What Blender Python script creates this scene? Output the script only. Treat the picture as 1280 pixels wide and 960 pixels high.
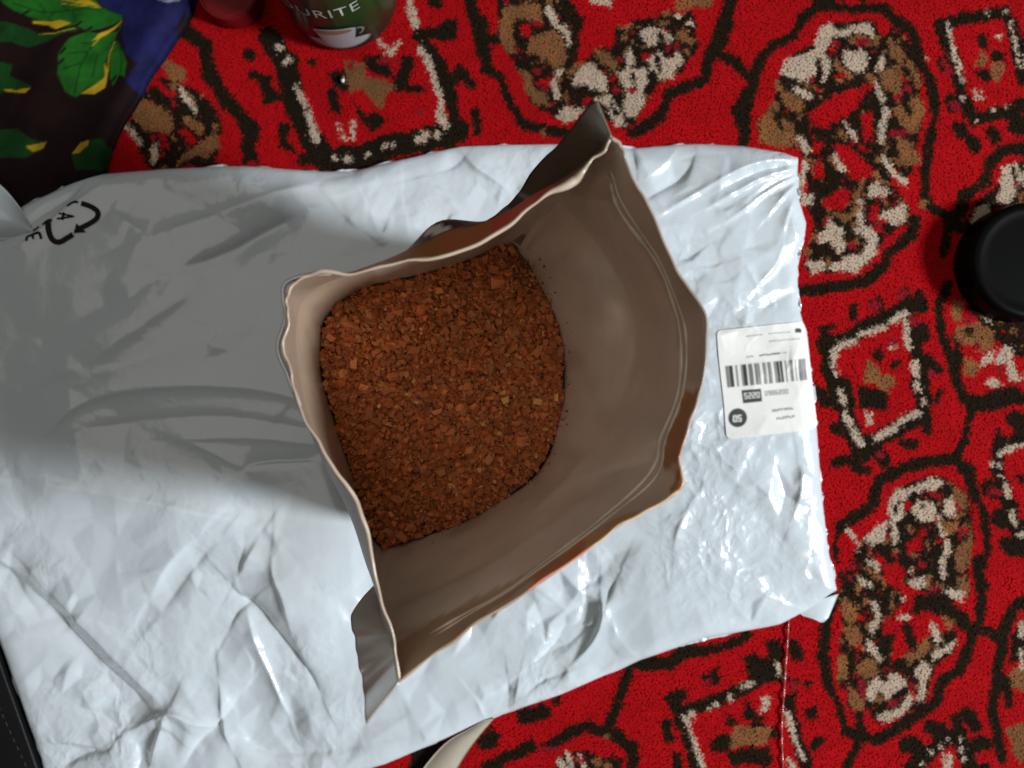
import bpy, math, random
import numpy as np
from mathutils import Vector, geometry

random.seed(7)
rng = np.random.default_rng(7)
S = bpy.context.scene
COL = S.collection
for o in list(bpy.data.objects):
    bpy.data.objects.remove(o)

# ------------------------------------------------------------------ camera
CAM_H = 0.48            # metres above the tips of the carpet pile
FPX = 967.0             # focal length in photograph pixels (1280 wide)
cam_d = bpy.data.cameras.new("camera")
cam_d.sensor_width = 36.0
cam_d.lens = 36.0 * FPX / 1280.0
cam_d.clip_start = 0.01
cam_d.clip_end = 50.0
cam_d.dof.use_dof = True
cam_d.dof.focus_distance = 0.36
cam_d.dof.aperture_fstop = 9.0
cam = bpy.data.objects.new("camera", cam_d)
cam.location = (0, 0, CAM_H)
COL.objects.link(cam)
S.camera = cam

# ------------------------------------------------------------------ world and lamps
W = bpy.data.worlds.new("World")
S.world = W
W.use_nodes = True
bg = W.node_tree.nodes["Background"]
bg.inputs[0].default_value = (1.0, 0.955, 0.88, 1)
bg.inputs[1].default_value = 0.105

def area_lamp(name, loc, target, size, watts, color):
    d = bpy.data.lights.new(name, 'AREA')
    d.shape = 'DISK'
    d.size = size
    d.energy = watts
    d.color = color
    o = bpy.data.objects.new(name, d)
    o.location = loc
    o.rotation_euler = (Vector(target) - Vector(loc)).to_track_quat('-Z', 'Y').to_euler()
    COL.objects.link(o)
    return o
area_lamp("room_lamp", (2.36, -0.565, 1.76), (0, 0, 0.05), 0.55, 132.0, (0.93, 0.97, 1.0))
area_lamp("ceiling_bounce_fill", (-0.5, 0.75, 2.6), (0, 0, 0.05), 3.0, 12.0, (1.0, 0.955, 0.86))  # broad overhead fill, added to give shape to the shadowed side

S.view_settings.view_transform = 'Standard'
S.view_settings.look = 'None'
S.view_settings.gamma = 1.0
S.view_settings.exposure = 0.0
S.view_settings.use_curve_mapping = False
S.render.engine = 'CYCLES'

# ------------------------------------------------------------------ helpers
def at(px, py, z):
    """photograph pixel at a chosen height -> point in the place"""
    k = (CAM_H - z) / FPX
    return np.array([(px - 640.0) * k, (480.0 - py) * k, z])

def tag(o, label=None, cat=None, group=None, kind=None):
    if label: o["label"] = label
    if cat: o["category"] = cat
    if group: o["group"] = group
    if kind: o["kind"] = kind
    return o

def link(name, me, mats, parent=None):
    o = bpy.data.objects.new(name, me)
    for m in (mats if isinstance(mats, (list, tuple)) else [mats]):
        me.materials.append(m)
    COL.objects.link(o)
    if parent is not None:
        o.parent = parent
        o.matrix_parent_inverse = parent.matrix_basis.inverted()
    return o

def empty(name, loc):
    o = bpy.data.objects.new(name, None)
    o.location = loc
    o.empty_display_size = 0.02
    COL.objects.link(o)
    return o

def mesh_py(name, v, f, smooth=True):
    me = bpy.data.meshes.new(name)
    me.from_pydata([tuple(map(float, p)) for p in v], [], [tuple(map(int, q)) for q in f])
    me.update()
    if smooth:
        me.polygons.foreach_set("use_smooth", [True] * len(me.polygons))
    return me

def mesh_np(name, v, faces, smooth=True):
    """v (n,3); faces: list of int arrays (m,k)"""
    me = bpy.data.meshes.new(name)
    me.vertices.add(len(v))
    me.vertices.foreach_set("co", np.asarray(v, np.float32).ravel())
    loops = np.concatenate([f.ravel() for f in faces]).astype(np.int32)
    tot = np.concatenate([np.full(len(f), f.shape[1], np.int32) for f in faces])
    start = np.concatenate([[0], np.cumsum(tot)[:-1]]).astype(np.int32)
    me.loops.add(len(loops))
    me.loops.foreach_set("vertex_index", loops)
    me.polygons.add(len(tot))
    me.polygons.foreach_set("loop_start", start)
    me.polygons.foreach_set("loop_total", tot)
    me.polygons.foreach_set("use_smooth", np.full(len(tot), smooth))
    me.update(calc_edges=True)
    me.validate()
    return me

def set_col(me, rgb):
    a = me.color_attributes.new("Col", 'FLOAT_COLOR', 'POINT')
    rgba = np.ones((len(rgb), 4), np.float32)
    rgba[:, :3] = rgb
    a.data.foreach_set("color", rgba.ravel())

def grid_faces(nu, nv, wrap=False):
    """quads of an nv x nu grid, index = j*nu + i"""
    i = np.arange(nu if wrap else nu - 1)
    j = np.arange(nv - 1)
    I, J = np.meshgrid(i, j)
    I2 = (I + 1) % nu
    return np.stack([J * nu + I, J * nu + I2, (J + 1) * nu + I2, (J + 1) * nu + I], -1).reshape(-1, 4)

def mat(name, base=(0.5, 0.5, 0.5), rough=0.5, metal=0.0, spec=0.5, attr=None, coat=0.0, trans=0.0,
        bump=None, var=None, sheen=0.0, ior=None):
    """bump = (scale, strength, distance, detail); var = (scale, amount) for mottled colour"""
    m = bpy.data.materials.new(name)
    m.use_nodes = True
    nt = m.node_tree
    b = nt.nodes["Principled BSDF"]
    b.inputs["Base Color"].default_value = (*base, 1)
    b.inputs["Roughness"].default_value = rough
    b.inputs["Metallic"].default_value = metal
    b.inputs["Specular IOR Level"].default_value = spec
    b.inputs["Coat Weight"].default_value = coat
    b.inputs["Coat Roughness"].default_value = 0.12
    b.inputs["Transmission Weight"].default_value = trans
    b.inputs["Sheen Weight"].default_value = sheen
    if ior: b.inputs["IOR"].default_value = ior
    src = None
    tc = nt.nodes.new("ShaderNodeTexCoord")
    if attr:
        a = nt.nodes.new("ShaderNodeAttribute")
        a.attribute_name = attr
        src = a.outputs["Color"]
    if var:
        n = nt.nodes.new("ShaderNodeTexNoise")
        n.inputs["Scale"].default_value = var[0]
        n.inputs["Detail"].default_value = 5
        nt.links.new(tc.outputs["Object"], n.inputs["Vector"])
        mr = nt.nodes.new("ShaderNodeMapRange")
        mr.inputs["From Min"].default_value = 0.3
        mr.inputs["From Max"].default_value = 0.7
        mr.inputs["To Min"].default_value = 1 - var[1]
        mr.inputs["To Max"].default_value = 1 + var[1]
        nt.links.new(n.outputs["Fac"], mr.inputs["Value"])
        mx = nt.nodes.new("ShaderNodeVectorMath")
        mx.operation = 'SCALE'
        if src: nt.links.new(src, mx.inputs[0])
        else: mx.inputs[0].default_value = base
        nt.links.new(mr.outputs["Result"], mx.inputs["Scale"])
        src = mx.outputs["Vector"]
    if src:
        nt.links.new(src, b.inputs["Base Color"])
    if bump:
        n = nt.nodes.new("ShaderNodeTexNoise")
        n.inputs["Scale"].default_value = bump[0]
        n.inputs["Detail"].default_value = bump[3]
        nt.links.new(tc.outputs["Object"], n.inputs["Vector"])
        bp = nt.nodes.new("ShaderNodeBump")
        bp.inputs["Strength"].default_value = bump[1]
        bp.inputs["Distance"].default_value = bump[2]
        nt.links.new(n.outputs["Fac"], bp.inputs["Height"])
        nt.links.new(bp.outputs["Normal"], b.inputs["Normal"])
    return m

def smooth_noise(shape, cell, seed):
    """bicubic-ish value noise in -1..1 on a pixel array"""
    r = np.random.default_rng(seed)
    h, w = shape
    gh, gw = int(h / cell) + 3, int(w / cell) + 3
    g = r.uniform(-1, 1, (gh, gw))
    y = np.arange(h) / cell
    x = np.arange(w) / cell
    yi, xi = y.astype(int), x.astype(int)
    fy, fx = y - yi, x - xi
    fy = (fy * fy * (3 - 2 * fy))[:, None]
    fx = (fx * fx * (3 - 2 * fx))[None, :]
    a = g[yi][:, xi]; b = g[yi][:, xi + 1]; c = g[yi + 1][:, xi]; d = g[yi + 1][:, xi + 1]
    return (a * (1 - fx) + b * fx) * (1 - fy) + (c * (1 - fx) + d * fx) * fy

class Raster:
    """flat print or woven pattern drawn as colour codes on a pixel array"""
    def __init__(s, w, h, base=0, k=1.0, ox=0.0, oy=0.0):
        s.w, s.h, s.k, s.ox, s.oy = w, h, k, ox, oy
        s.a = np.full((h, w), base, np.int16)
        s.reg = (0, 0, 1)
        s.fat = 1.0
    def region(s, x, y, z):
        s.reg = (x, y, z)
    def tr(s, pts):
        x, y, z = s.reg
        p = np.array(pts, float) / z + np.array([x, y])
        return (p - np.array([s.ox, s.oy])) * s.k
    def box(s, p, pad):
        x0 = max(int(p[:, 0].min() - pad), 0); x1 = min(int(p[:, 0].max() + pad) + 2, s.w)
        y0 = max(int(p[:, 1].min() - pad), 0); y1 = min(int(p[:, 1].max() + pad) + 2, s.h)
        return x0, x1, y0, y1
    def P(s, c, *pts):
        p = s.tr(pts)
        x0, x1, y0, y1 = s.box(p, 0)
        if x1 <= x0 or y1 <= y0: return
        X, Y = np.meshgrid(np.arange(x0, x1) + 0.5, np.arange(y0, y1) + 0.5)
        ins = np.zeros(X.shape, bool)
        q = np.roll(p, -1, 0)
        for (ax, ay), (bx, by) in zip(p, q):
            if ay == by: continue
            c1 = (ay > Y) != (by > Y)
            ins ^= c1 & (X < (bx - ax) * (Y - ay) / (by - ay) + ax)
        s.a[y0:y1, x0:x1][ins] = c
    def L(s, c, wid, *pts):
        p = s.tr(pts)
        r = wid * s.k / 2 * (s.fat if c == 1 else 1.0)
        if len(p) == 1: p = np.vstack([p, p + 0.01])
        for A, B in zip(p[:-1], p[1:]):
            x0, x1, y0, y1 = s.box(np.array([A, B]), r + 1)
            if x1 <= x0 or y1 <= y0: continue
            X, Y = np.meshgrid(np.arange(x0, x1) + 0.5, np.arange(y0, y1) + 0.5)
            d = B - A
            t = np.clip(((X - A[0]) * d[0] + (Y - A[1]) * d[1]) / (d @ d + 1e-9), 0, 1)
            D = np.hypot(X - A[0] - t * d[0], Y - A[1] - t * d[1])
            s.a[y0:y1, x0:x1][D <= r] = c
    def D(s, c, wid, *pts):
        for q in pts: s.L(c, wid, q)

def in_poly(X, Y, poly):
    ins = np.zeros(np.shape(X), bool)
    p = np.array(poly, float); q = np.roll(p, -1, 0)
    for (ax, ay), (bx, by) in zip(p, q):
        if ay == by: continue
        ins ^= ((ay > Y) != (by > Y)) & (X < (bx - ax) * (Y - ay) / (by - ay) + ax)
    return ins

def seg_dist(X, Y, pts):
    """distance to a polyline"""
    best = np.full(np.shape(X), 1e9)
    p = np.array(pts, float)
    for A, B in zip(p[:-1], p[1:]):
        d = B - A
        t = np.clip(((X - A[0]) * d[0] + (Y - A[1]) * d[1]) / (d @ d + 1e-9), 0, 1)
        best = np.minimum(best, np.hypot(X - A[0] - t * d[0], Y - A[1] - t * d[1]))
    return best

def resample(pts, n):
    p = np.array(pts, float)
    s = np.concatenate([[0], np.cumsum(np.hypot(*(p[1:] - p[:-1]).T[:2]))])
    t = np.linspace(0, s[-1], n)
    return np.stack([np.interp(t, s, p[:, k]) for k in range(p.shape[1])], -1)

def chaikin(pts, it=2):
    p = np.array(pts, float)
    for _ in range(it):
        q = np.empty((2 * (len(p) - 1), p.shape[1]))
        q[0::2] = 0.75 * p[:-1] + 0.25 * p[1:]
        q[1::2] = 0.25 * p[:-1] + 0.75 * p[1:]
        p = np.vstack([p[:1], q, p[-1:]])
    return p

# ================================================================== CARPET
R_, K_, B_, C_, M_, X_ = 0, 1, 2, 3, 4, 5       # red, black-brown, tan, cream, crimson, navy
cp = Raster(1280, 960, R_); cp.fat = 1.38
P, L, D = cp.P, cp.L, cp.D
# --- corner with the flower-cloth (top left)
cp.region(0, 0, 4)
P(X_, (700,460),(820,380),(950,430),(1080,520),(1120,620),(1080,800),(760,860),(640,640))
L(K_, 14, (880,100),(1020,220),(1040,340),(1090,440),(1190,560),(1260,640))
P(B_, (800,300),(850,290),(930,350),(930,400),(850,400))
P(B_, (650,540),(710,490),(800,520),(870,580),(850,660),(740,650),(660,590))
P(B_, (1000,700),(1090,650),(1110,720),(1020,800),(880,820),(960,740))
L(C_, 6, (900,440),(980,550)); L(B_, 9, (930,590),(1000,640)); L(C_, 7, (630,620),(700,710)); L(C_, 7, (770,730),(770,800))
L(R_, 8, (760,400),(860,470)); P(R_, (890,650),(940,640),(990,700),(960,720))
D(K_, 10, (1240,260),(1262,370)); L(K_, 11, (1210,600),(1260,690)); P(K_, (900,820),(1000,760),(1100,800),(1110,830))
# --- square beside the jar
cp.region(300, 0, 4)
L(K_, 21, (150,180),(230,310),(270,500),(330,640),(440,800)); L(K_, 23, (440,800),(620,780),(760,720),(900,705),(1090,650))
D(C_, 10, (200,230),(232,300)); L(C_, 8, (285,430),(325,520)); L(C_, 9, (340,560),(385,690))
D(C_, 8, (480,785),(545,790),(640,765),(720,730),(770,718)); L(C_, 9, (890,695),(935,675)); D(C_, 9, (990,665))
L(K_, 12, (900,170),(960,260),(1010,330),(1060,500),(1080,620)); L(C_, 9, (850,20),(880,130)); L(C_, 8, (905,230),(965,350),(1000,470),(1005,540)); L(C_, 10, (1000,560),(1035,625))
P(K_, (890,150),(1000,120),(1030,90),(1085,90),(1090,185),(1010,205),(960,190),(900,190))
L(K_, 11, (1160,10),(1200,200),(1235,340)); L(K_, 10, (1040,440),(1100,340),(1160,420)); L(K_, 9, (1175,550),(1195,650)); L(K_, 8, (960,0),(1000,20)); D(K_, 12, (1265,190))
P(K_, (440,360),(540,340),(560,440),(520,470),(480,420)); P(K_, (430,440),(480,420),(520,570),(450,550))
P(K_, (550,470),(620,560),(700,560),(745,600),(670,660),(610,610)); P(K_, (600,270),(700,260),(760,350),(800,400),(700,370),(640,340)); L(K_, 12, (800,420),(840,300)); L(K_, 8, (820,430),(910,440))
P(B_, (520,300),(620,310),(640,380),(720,390),(790,430),(740,460),(720,540),(680,510),(650,480),(620,440),(560,460),(540,380))
L(C_, 5, (490,620),(530,690)); L(C_, 5, (560,600),(570,680)); L(C_, 6, (700,200),(760,260)); L(C_, 6, (800,200),(740,255)); L(M_, 6, (700,290),(800,300))
D(K_, 11, (45,270)); P(K_, (60,370),(170,370),(160,420),(210,480),(190,500),(120,520),(100,440)); P(K_, (180,610),(250,610),(245,700),(295,760),(240,745),(190,735))
P(K_, (0,600),(50,600),(60,700),(100,810),(0,810)); P(K_, (300,760),(400,740),(470,830),(280,820)); D(K_, 8, (275,290),(360,305)); D(M_, 9, (560,330),(900,560))
# --- medallion above the pouch
cp.region(600, 0, 3.765)
P(X_, (80,0),(300,0),(430,0),(500,60),(470,200),(460,300),(520,260),(640,120),(860,60),(1000,40),(1040,200),(960,330),(860,380),(780,480),(740,570),(680,600),(600,560),(520,520),(400,570),(250,480),(190,330),(90,180))
P(R_, (500,120),(590,80),(640,130),(640,210),(540,220),(480,250)); P(R_, (190,110),(240,110),(240,170),(200,160)); L(R_, 8, (290,380),(350,370)); P(R_, (360,580),(440,580),(430,620),(370,610)); P(R_, (450,0),(500,0),(490,60),(460,50)); P(R_, (630,0),(770,0),(850,60),(700,90),(650,60))
L(K_, 11, (10,100),(30,300),(110,370),(160,500),(210,580),(300,600),(400,620)); L(K_, 11, (1180,0),(1140,120),(1090,240),(1060,370),(900,430),(850,550),(720,620))
L(K_, 8, (1100,250),(1200,290),(1270,370)); L(K_, 12, (1260,430),(1220,500),(1250,640)); L(K_, 9, (1180,0),(1150,200))
P(R_, (30,330),(130,360),(200,470),(280,520),(310,570),(220,560),(170,470),(110,350))
P(B_, (120,20),(280,10),(290,90),(240,100),(180,60),(150,110),(170,200),(160,250),(110,220),(90,110)); P(B_, (250,160),(340,140),(400,180),(410,280),(350,320),(320,260),(220,240))
P(B_, (190,310),(240,340),(260,400),(330,450),(340,490),(270,480),(220,430)); P(B_, (530,220),(600,240),(650,300),(640,330),(560,280)); P(B_, (930,140),(1030,180),(1000,210),(920,170)); D(B_, 9, (880,60),(440,330),(410,450)); L(B_, 9, (930,20),(1080,10)); D(B_, 8, (680,170),(300,620))
L(C_, 9, (320,40),(350,100),(410,150)); L(C_, 6, (420,170),(425,205)); P(C_, (440,370),(480,310),(530,280),(590,350),(600,430),(540,420),(500,400),(440,390)); L(C_, 8, (380,330),(350,390),(365,450))
P(C_, (360,540),(400,490),(450,510),(495,510),(440,570),(390,570)); P(C_, (650,340),(700,310),(790,330),(800,380),(760,420),(780,460),(750,540),(700,550),(680,480),(690,420)); P(C_, (530,460),(620,440),(660,500),(690,590),(640,590),(600,500))
P(C_, (760,150),(800,110),(840,130),(840,210),(790,210)); P(C_, (850,130),(920,180),(890,200)); P(C_, (790,290),(840,230),(880,270),(940,240),(965,290),(920,320),(910,370),(850,360)); P(C_, (690,250),(720,210),(740,300),(700,300)); D(C_, 8, (935,75),(990,105)); L(C_, 7, (540,0),(620,15))
D(R_, 8, (780,260),(625,370),(500,470)); D(M_, 9, (930,210),(720,420),(640,420)); D(M_, 7, (270,330))
L(K_, 5, (490,400),(510,440)); L(K_, 4, (830,260),(850,330)); L(K_, 4, (720,340),(730,400)); L(K_, 4, (620,470),(650,540))
# --- big medallion, top right
cp.region(900, 0, 3.368)
L(K_, 10, (100,600),(110,480),(150,330),(180,240),(230,180),(320,140),(350,70),(420,20),(560,30),(700,30),(760,90),(820,140),(840,240),(890,340),(910,460),(890,560),(870,700),(860,800),(880,860),(960,900))
L(K_, 8, (0,210),(80,260),(150,330)); L(K_, 10, (0,190),(40,100),(40,0)); L(K_, 10, (80,440),(110,500))
P(X_, (240,330),(300,230),(410,170),(440,90),(650,80),(690,160),(730,100),(800,170),(850,330),(860,470),(840,680),(760,780),(790,900),(760,960),(440,960),(380,860),(350,640),(330,620),(170,600),(160,500),(230,430))
P(R_, (370,470),(490,400),(560,370),(620,360),(590,440),(500,510),(440,540),(390,500)); P(R_, (600,480),(650,460),(640,560),(610,600)); P(R_, (500,600),(560,620),(660,720),(600,760),(540,740),(500,660)); P(R_, (440,830),(520,790),(560,800),(540,870),(450,880)); P(R_, (400,690),(430,660),(440,740),(400,760)); P(R_, (740,700),(800,800),(840,960),(790,960),(770,830),(720,760)); P(R_, (860,480),(900,480),(870,560),(830,760),(810,760))
D(M_, 9, (480,180),(420,380),(560,590),(740,830),(640,900)); P(M_, (580,160),(640,150),(630,190),(570,190)); L(M_, 8, (740,400),(800,370)); L(M_, 8, (730,560),(790,550)); L(M_, 7, (380,260),(390,330)); P(R_, (400,600),(440,590),(430,640),(400,640))
P(C_, (400,170),(430,100),(480,90),(500,140),(540,110),(640,90),(665,160),(600,130),(520,150),(470,150),(460,210),(410,220)); P(C_, (255,300),(280,240),(340,230),(400,200),(450,220),(470,290),(440,345),(400,300),(370,345),(300,320)); P(C_, (520,200),(560,215),(600,200),(635,230),(620,290),(560,300),(530,270))
P(C_, (650,300),(690,220),(708,250),(680,310)); L(C_, 6, (660,350),(690,420)); L(C_, 9, (705,460),(680,580)); L(C_, 6, (530,510),(575,590)); L(C_, 7, (485,650),(525,710)); L(C_, 7, (690,660),(730,720),(780,770)); L(C_, 9, (320,375),(380,400)); L(C_, 8, (345,580),(370,630)); L(C_, 9, (360,690),(345,780)); P(C_, (340,800),(400,830),(390,870),(350,860))
P(C_, (620,800),(660,760),(720,800),(690,840),(640,850)); L(C_, 9, (610,860),(580,960)); P(C_, (670,900),(740,860),(770,940),(700,960)); P(C_, (460,930),(520,920),(540,960),(450,960))
P(B_, (170,490),(210,460),(320,520),(330,600),(250,620),(170,590)); P(B_, (710,150),(770,190),(785,280),(720,230)); P(B_, (660,290),(720,280),(770,320),(760,390),(700,380)); P(B_, (730,450),(800,430),(840,380),(870,470),(830,560),(770,520)); P(B_, (750,570),(820,590),(850,680),(770,690)); L(B_, 8, (800,260),(840,350)); L(B_, 7, (490,260),(550,320)); P(B_, (260,370),(320,400),(370,440),(330,470),(270,430)); L(B_, 7, (600,760),(570,860)); P(B_, (450,880),(560,870),(560,920),(470,920)); D(B_, 9, (860,850),(750,680))
L(K_, 5, (240,480),(260,540)); L(K_, 5, (420,250),(430,320)); L(K_, 5, (690,180),(640,300)); L(K_, 6, (780,400),(800,470))
L(K_, 12, (930,100),(1010,80),(1200,40),(1235,110),(1280,330)); L(K_, 12, (930,100),(985,230),(1025,400),(1075,500),(1240,450),(1280,425)); L(C_, 5, (970,120),(1000,250),(1030,340)); D(C_, 7, (1030,408)); D(C_, 5, (965,100),(1125,50),(1200,45),(1090,505),(1160,460),(1210,440)); L(C_, 4, (1225,90),(1265,270))
P(B_, (1100,195),(1130,240),(1120,270),(1070,280),(1090,230)); P(B_, (1150,260),(1205,265),(1170,350),(1140,320)); P(K_, (1080,140),(1130,150),(1130,200),(1090,190)); P(K_, (1135,200),(1215,220),(1200,260),(1150,255)); P(K_, (1080,285),(1150,290),(1140,340),(1090,330)); D(C_, 7, (1185,150)); L(C_, 4, (1080,370),(1085,415),(1110,410),(1110,375))
for q in ((940,250),(975,415),(1010,530),(1150,550),(1060,590)): L(K_, 12, q, (q[0]+12, q[1]+25))
L(K_, 16, (1245,490),(1255,530)); L(M_, 11, (950,260),(975,300)); L(M_, 9, (985,440),(1005,445))
L(K_, 11, (1280,620),(1190,630),(1140,680),(1120,760),(1030,820),(1000,900),(960,930)); P(X_, (1040,930),(1080,840),(1170,770),(1200,690),(1280,670),(1280,960),(1040,960)); P(C_, (1190,700),(1250,680),(1280,740),(1260,780),(1230,850),(1170,850)); P(C_, (1080,870),(1150,850),(1120,930),(1060,940)); L(K_, 4, (1230,700),(1250,770)); D(M_, 8, (1250,760))
D(C_, 4, (880,235),(1190,160))
# --- below the big medallion: square beside the sticker
cp.region(940, 250, 3.765)
P(X_, (250,20),(400,20),(560,-20),(720,-20),(750,80),(700,140),(600,200),(560,290),(490,340),(260,340),(240,280),(300,100))
P(R_, (330,0),(450,0),(440,50),(350,40)); P(R_, (560,30),(600,20),(590,90),(560,90)); D(R_, 10, (480,210),(590,130)); D(M_, 10, (470,215),(350,100),(600,110))
P(C_, (310,170),(370,90),(430,120),(440,220),(410,260),(380,190),(320,200)); P(C_, (480,130),(560,110),(595,170),(580,250),(530,310),(490,340),(470,300),(400,310),(440,265),(520,250),(540,180)); P(C_, (250,280),(350,280),(340,320),(290,350)); L(C_, 9, (515,0),(515,100)); P(C_, (600,60),(650,30),(720,20),(725,90),(680,130),(640,90)); P(C_, (350,300),(480,270),(490,340),(380,330))
D(B_, 10, (265,235),(300,160)); P(B_, (370,50),(460,60),(470,100),(420,90)); P(K_, (310,215),(400,215),(400,260),(310,260)); L(B_, 7, (500,20),(480,60))
L(R_, 9, (250,370),(400,355),(500,360),(590,310),(640,180),(720,130))
L(K_, 11, (240,430),(360,410),(430,405),(540,380),(620,310),(650,240),(750,160),(770,90)); D(B_, 9, (810,20))
L(K_, 15, (340,680),(470,640),(570,575),(720,505),(760,490)); L(K_, 14, (745,560),(795,800),(820,950)); L(K_, 13, (345,690),(385,870),(405,960))
L(C_, 9, (385,770),(390,705)); L(C_, 8, (400,690),(480,665)); L(C_, 7, (510,635),(620,590)); L(C_, 9, (660,560),(725,525)); L(C_, 7, (725,580),(740,690)); L(C_, 9, (765,760),(785,870)); L(C_, 7, (815,930),(820,960)); L(C_, 6, (420,890),(430,940)); D(C_, 8, (380,760),(400,810))
P(K_, (570,690),(620,690),(620,760),(580,760)); P(K_, (640,760),(700,740),(690,800),(660,800)); P(K_, (500,870),(600,880),(650,930),(640,980),(500,980))
P(B_, (550,750),(600,780),(610,820),(680,820),(680,860),(630,910),(590,860),(520,860)); D(M_, 13, (665,670)); L(C_, 3, (650,690),(685,685))
L(K_, 9, (340,600),(345,650)); D(K_, 7, (380,590)); P(K_, (450,490),(500,480),(500,570),(460,560)); P(K_, (555,480),(620,440),(630,510),(570,520)); P(K_, (680,430),(740,400),(755,460),(690,470)); L(K_, 10, (795,440),(800,510)); L(K_, 11, (800,590),(815,640)); L(K_, 9, (825,740),(880,800)); D(M_, 12, (590,490),(710,440)); D(M_, 12, (760,560),(850,820)); L(K_, 6, (870,950),(890,900))
L(K_, 10, (920,170),(905,250)); L(K_, 10, (925,400),(880,490),(900,640),(940,740),(970,830),(1010,950)); L(K_, 11, (850,30),(950,90),(1000,30)); L(K_, 11, (920,130),(1010,120)); L(K_, 7, (960,640),(990,760))
P(X_, (960,270),(1010,200),(1280,300),(1280,740),(1180,700),(1060,560),(1000,480))
P(B_, (950,470),(1000,480),(990,580),(950,570)); P(B_, (960,600),(1060,570),(1140,620),(1135,690),(1080,720),(1030,690),(960,650)); P(B_, (1010,730),(1070,760),(1060,830),(1000,820)); P(C_, (1060,510),(1120,540),(1145,600),(1100,560)); P(C_, (1180,680),(1230,690),(1240,780),(1270,840),(1220,850),(1200,770),(1150,770)); P(C_, (1100,850),(1150,830),(1190,860),(1150,890)); P(C_, (1080,740),(1150,700),(1130,760),(1080,790))
D(M_, 10, (1015,570),(1060,690),(1180,800),(1240,560)); D(K_, 8, (1020,620)); L(K_, 13, (1000,930),(1060,950),(1240,900))
# --- right edge, middle
cp.region(960, 480, 4)
L(K_, 16, (380,0),(400,170),(450,300),(560,270),(780,150),(790,60),(755,0)); L(C_, 8, (365,30),(380,90)); L(C_, 7, (395,150),(410,200)); L(C_, 8, (430,230),(465,300)); L(C_, 9, (545,270),(640,210)); L(C_, 8, (660,190),(760,140)); L(C_, 7, (785,80),(790,95)); L(C_, 8, (745,0),(755,25))
P(K_, (470,10),(600,20),(610,100),(560,130),(470,70)); P(B_, (555,-10),(620,-10),(610,40),(570,30)); L(C_, 4, (485,140),(520,185)); L(C_, 4, (520,140),(500,190)); D(M_, 9, (545,200))
P(K_, (300,200),(370,180),(380,260),(330,250)); L(K_, 11, (345,385),(500,350)); L(K_, 10, (440,415),(495,425)); L(K_, 13, (545,330),(585,385)); L(K_, 10, (680,290),(740,295)); L(K_, 9, (800,130),(805,230)); D(M_, 8, (690,255),(300,90)); L(K_, 10, (255,30),(290,90)); D(M_, 10, (560,350))
L(K_, 8, (970,30),(1020,90),(1000,250),(960,360)); L(K_, 11, (1050,105),(1150,100),(1260,70))
P(X_, (420,880),(480,770),(600,720),(620,600),(680,510),(830,450),(900,470),(1000,550),(1040,700),(1030,860),(960,980),(420,980)); L(K_, 12, (350,860),(380,700),(520,610),(560,480),(700,410),(860,380),(930,370),(1010,440),(1040,560),(1080,660),(1100,800),(1060,950))
P(R_, (700,790),(800,740),(770,830),(690,860)); P(R_, (600,900),(720,880),(780,930),(760,980),(580,980)); D(R_, 10, (700,600)); L(M_, 9, (820,530),(870,560)); L(M_, 9, (930,580),(960,620)); P(M_, (950,720),(1000,700),(970,790)); D(M_, 9, (600,760),(520,830),(640,850)); P(R_, (830,860),(860,880),(840,970),(810,970)); L(R_, 6, (1050,600),(1070,830)); P(R_, (360,760),(400,730),(440,810),(380,870),(350,880))
P(C_, (610,600),(660,520),(740,510),(820,460),(880,490),(860,520),(780,530),(720,550),(680,590),(690,660),(650,680),(610,670)); P(C_, (720,630),(760,570),(810,580),(850,610),(830,690),(760,680)); P(C_, (490,760),(550,700),(600,690),(580,790),(520,810)); P(C_, (880,570),(930,560),(940,660),(880,640)); L(C_, 7, (630,690),(640,790)); L(C_, 5, (400,730),(460,790)); P(C_, (490,870),(570,890),(560,930),(500,900)); L(C_, 8, (895,790),(905,900)); D(C_, 6, (460,830),(865,665),(730,930)); L(C_, 6, (860,700),(880,760))
P(B_, (870,680),(960,690),(950,740),(890,755)); P(B_, (930,510),(1000,560),(1000,640),(960,600)); P(B_, (950,820),(1010,780),(1030,660),(1030,860),(980,980),(940,900)); D(B_, 9, (720,730),(650,830),(560,960))
L(K_, 4, (660,590),(640,640)); D(K_, 5, (780,610),(740,500))
L(K_, 13, (1280,250),(1160,320),(1150,400),(1180,520),(1240,680),(1280,840)); L(C_, 8, (1270,305),(1190,330)); L(C_, 8, (1180,340),(1170,350)); D(C_, 6, (1165,400),(1170,450),(1120,400)); L(C_, 7, (1190,500),(1215,560)); L(C_, 6, (1230,630),(1250,700)); D(C_, 8, (1275,755))
for q in ((1115,515),(1160,670),(1195,800),(1240,170)): L(K_, 15, q, (q[0]+25, q[1]+20))
L(K_, 7, (1160,240),(1150,300)); L(M_, 8, (1120,530),(1160,545)); D(K_, 8, (1055,580)); P(K_, (1250,460),(1290,440),(1290,520))
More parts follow.
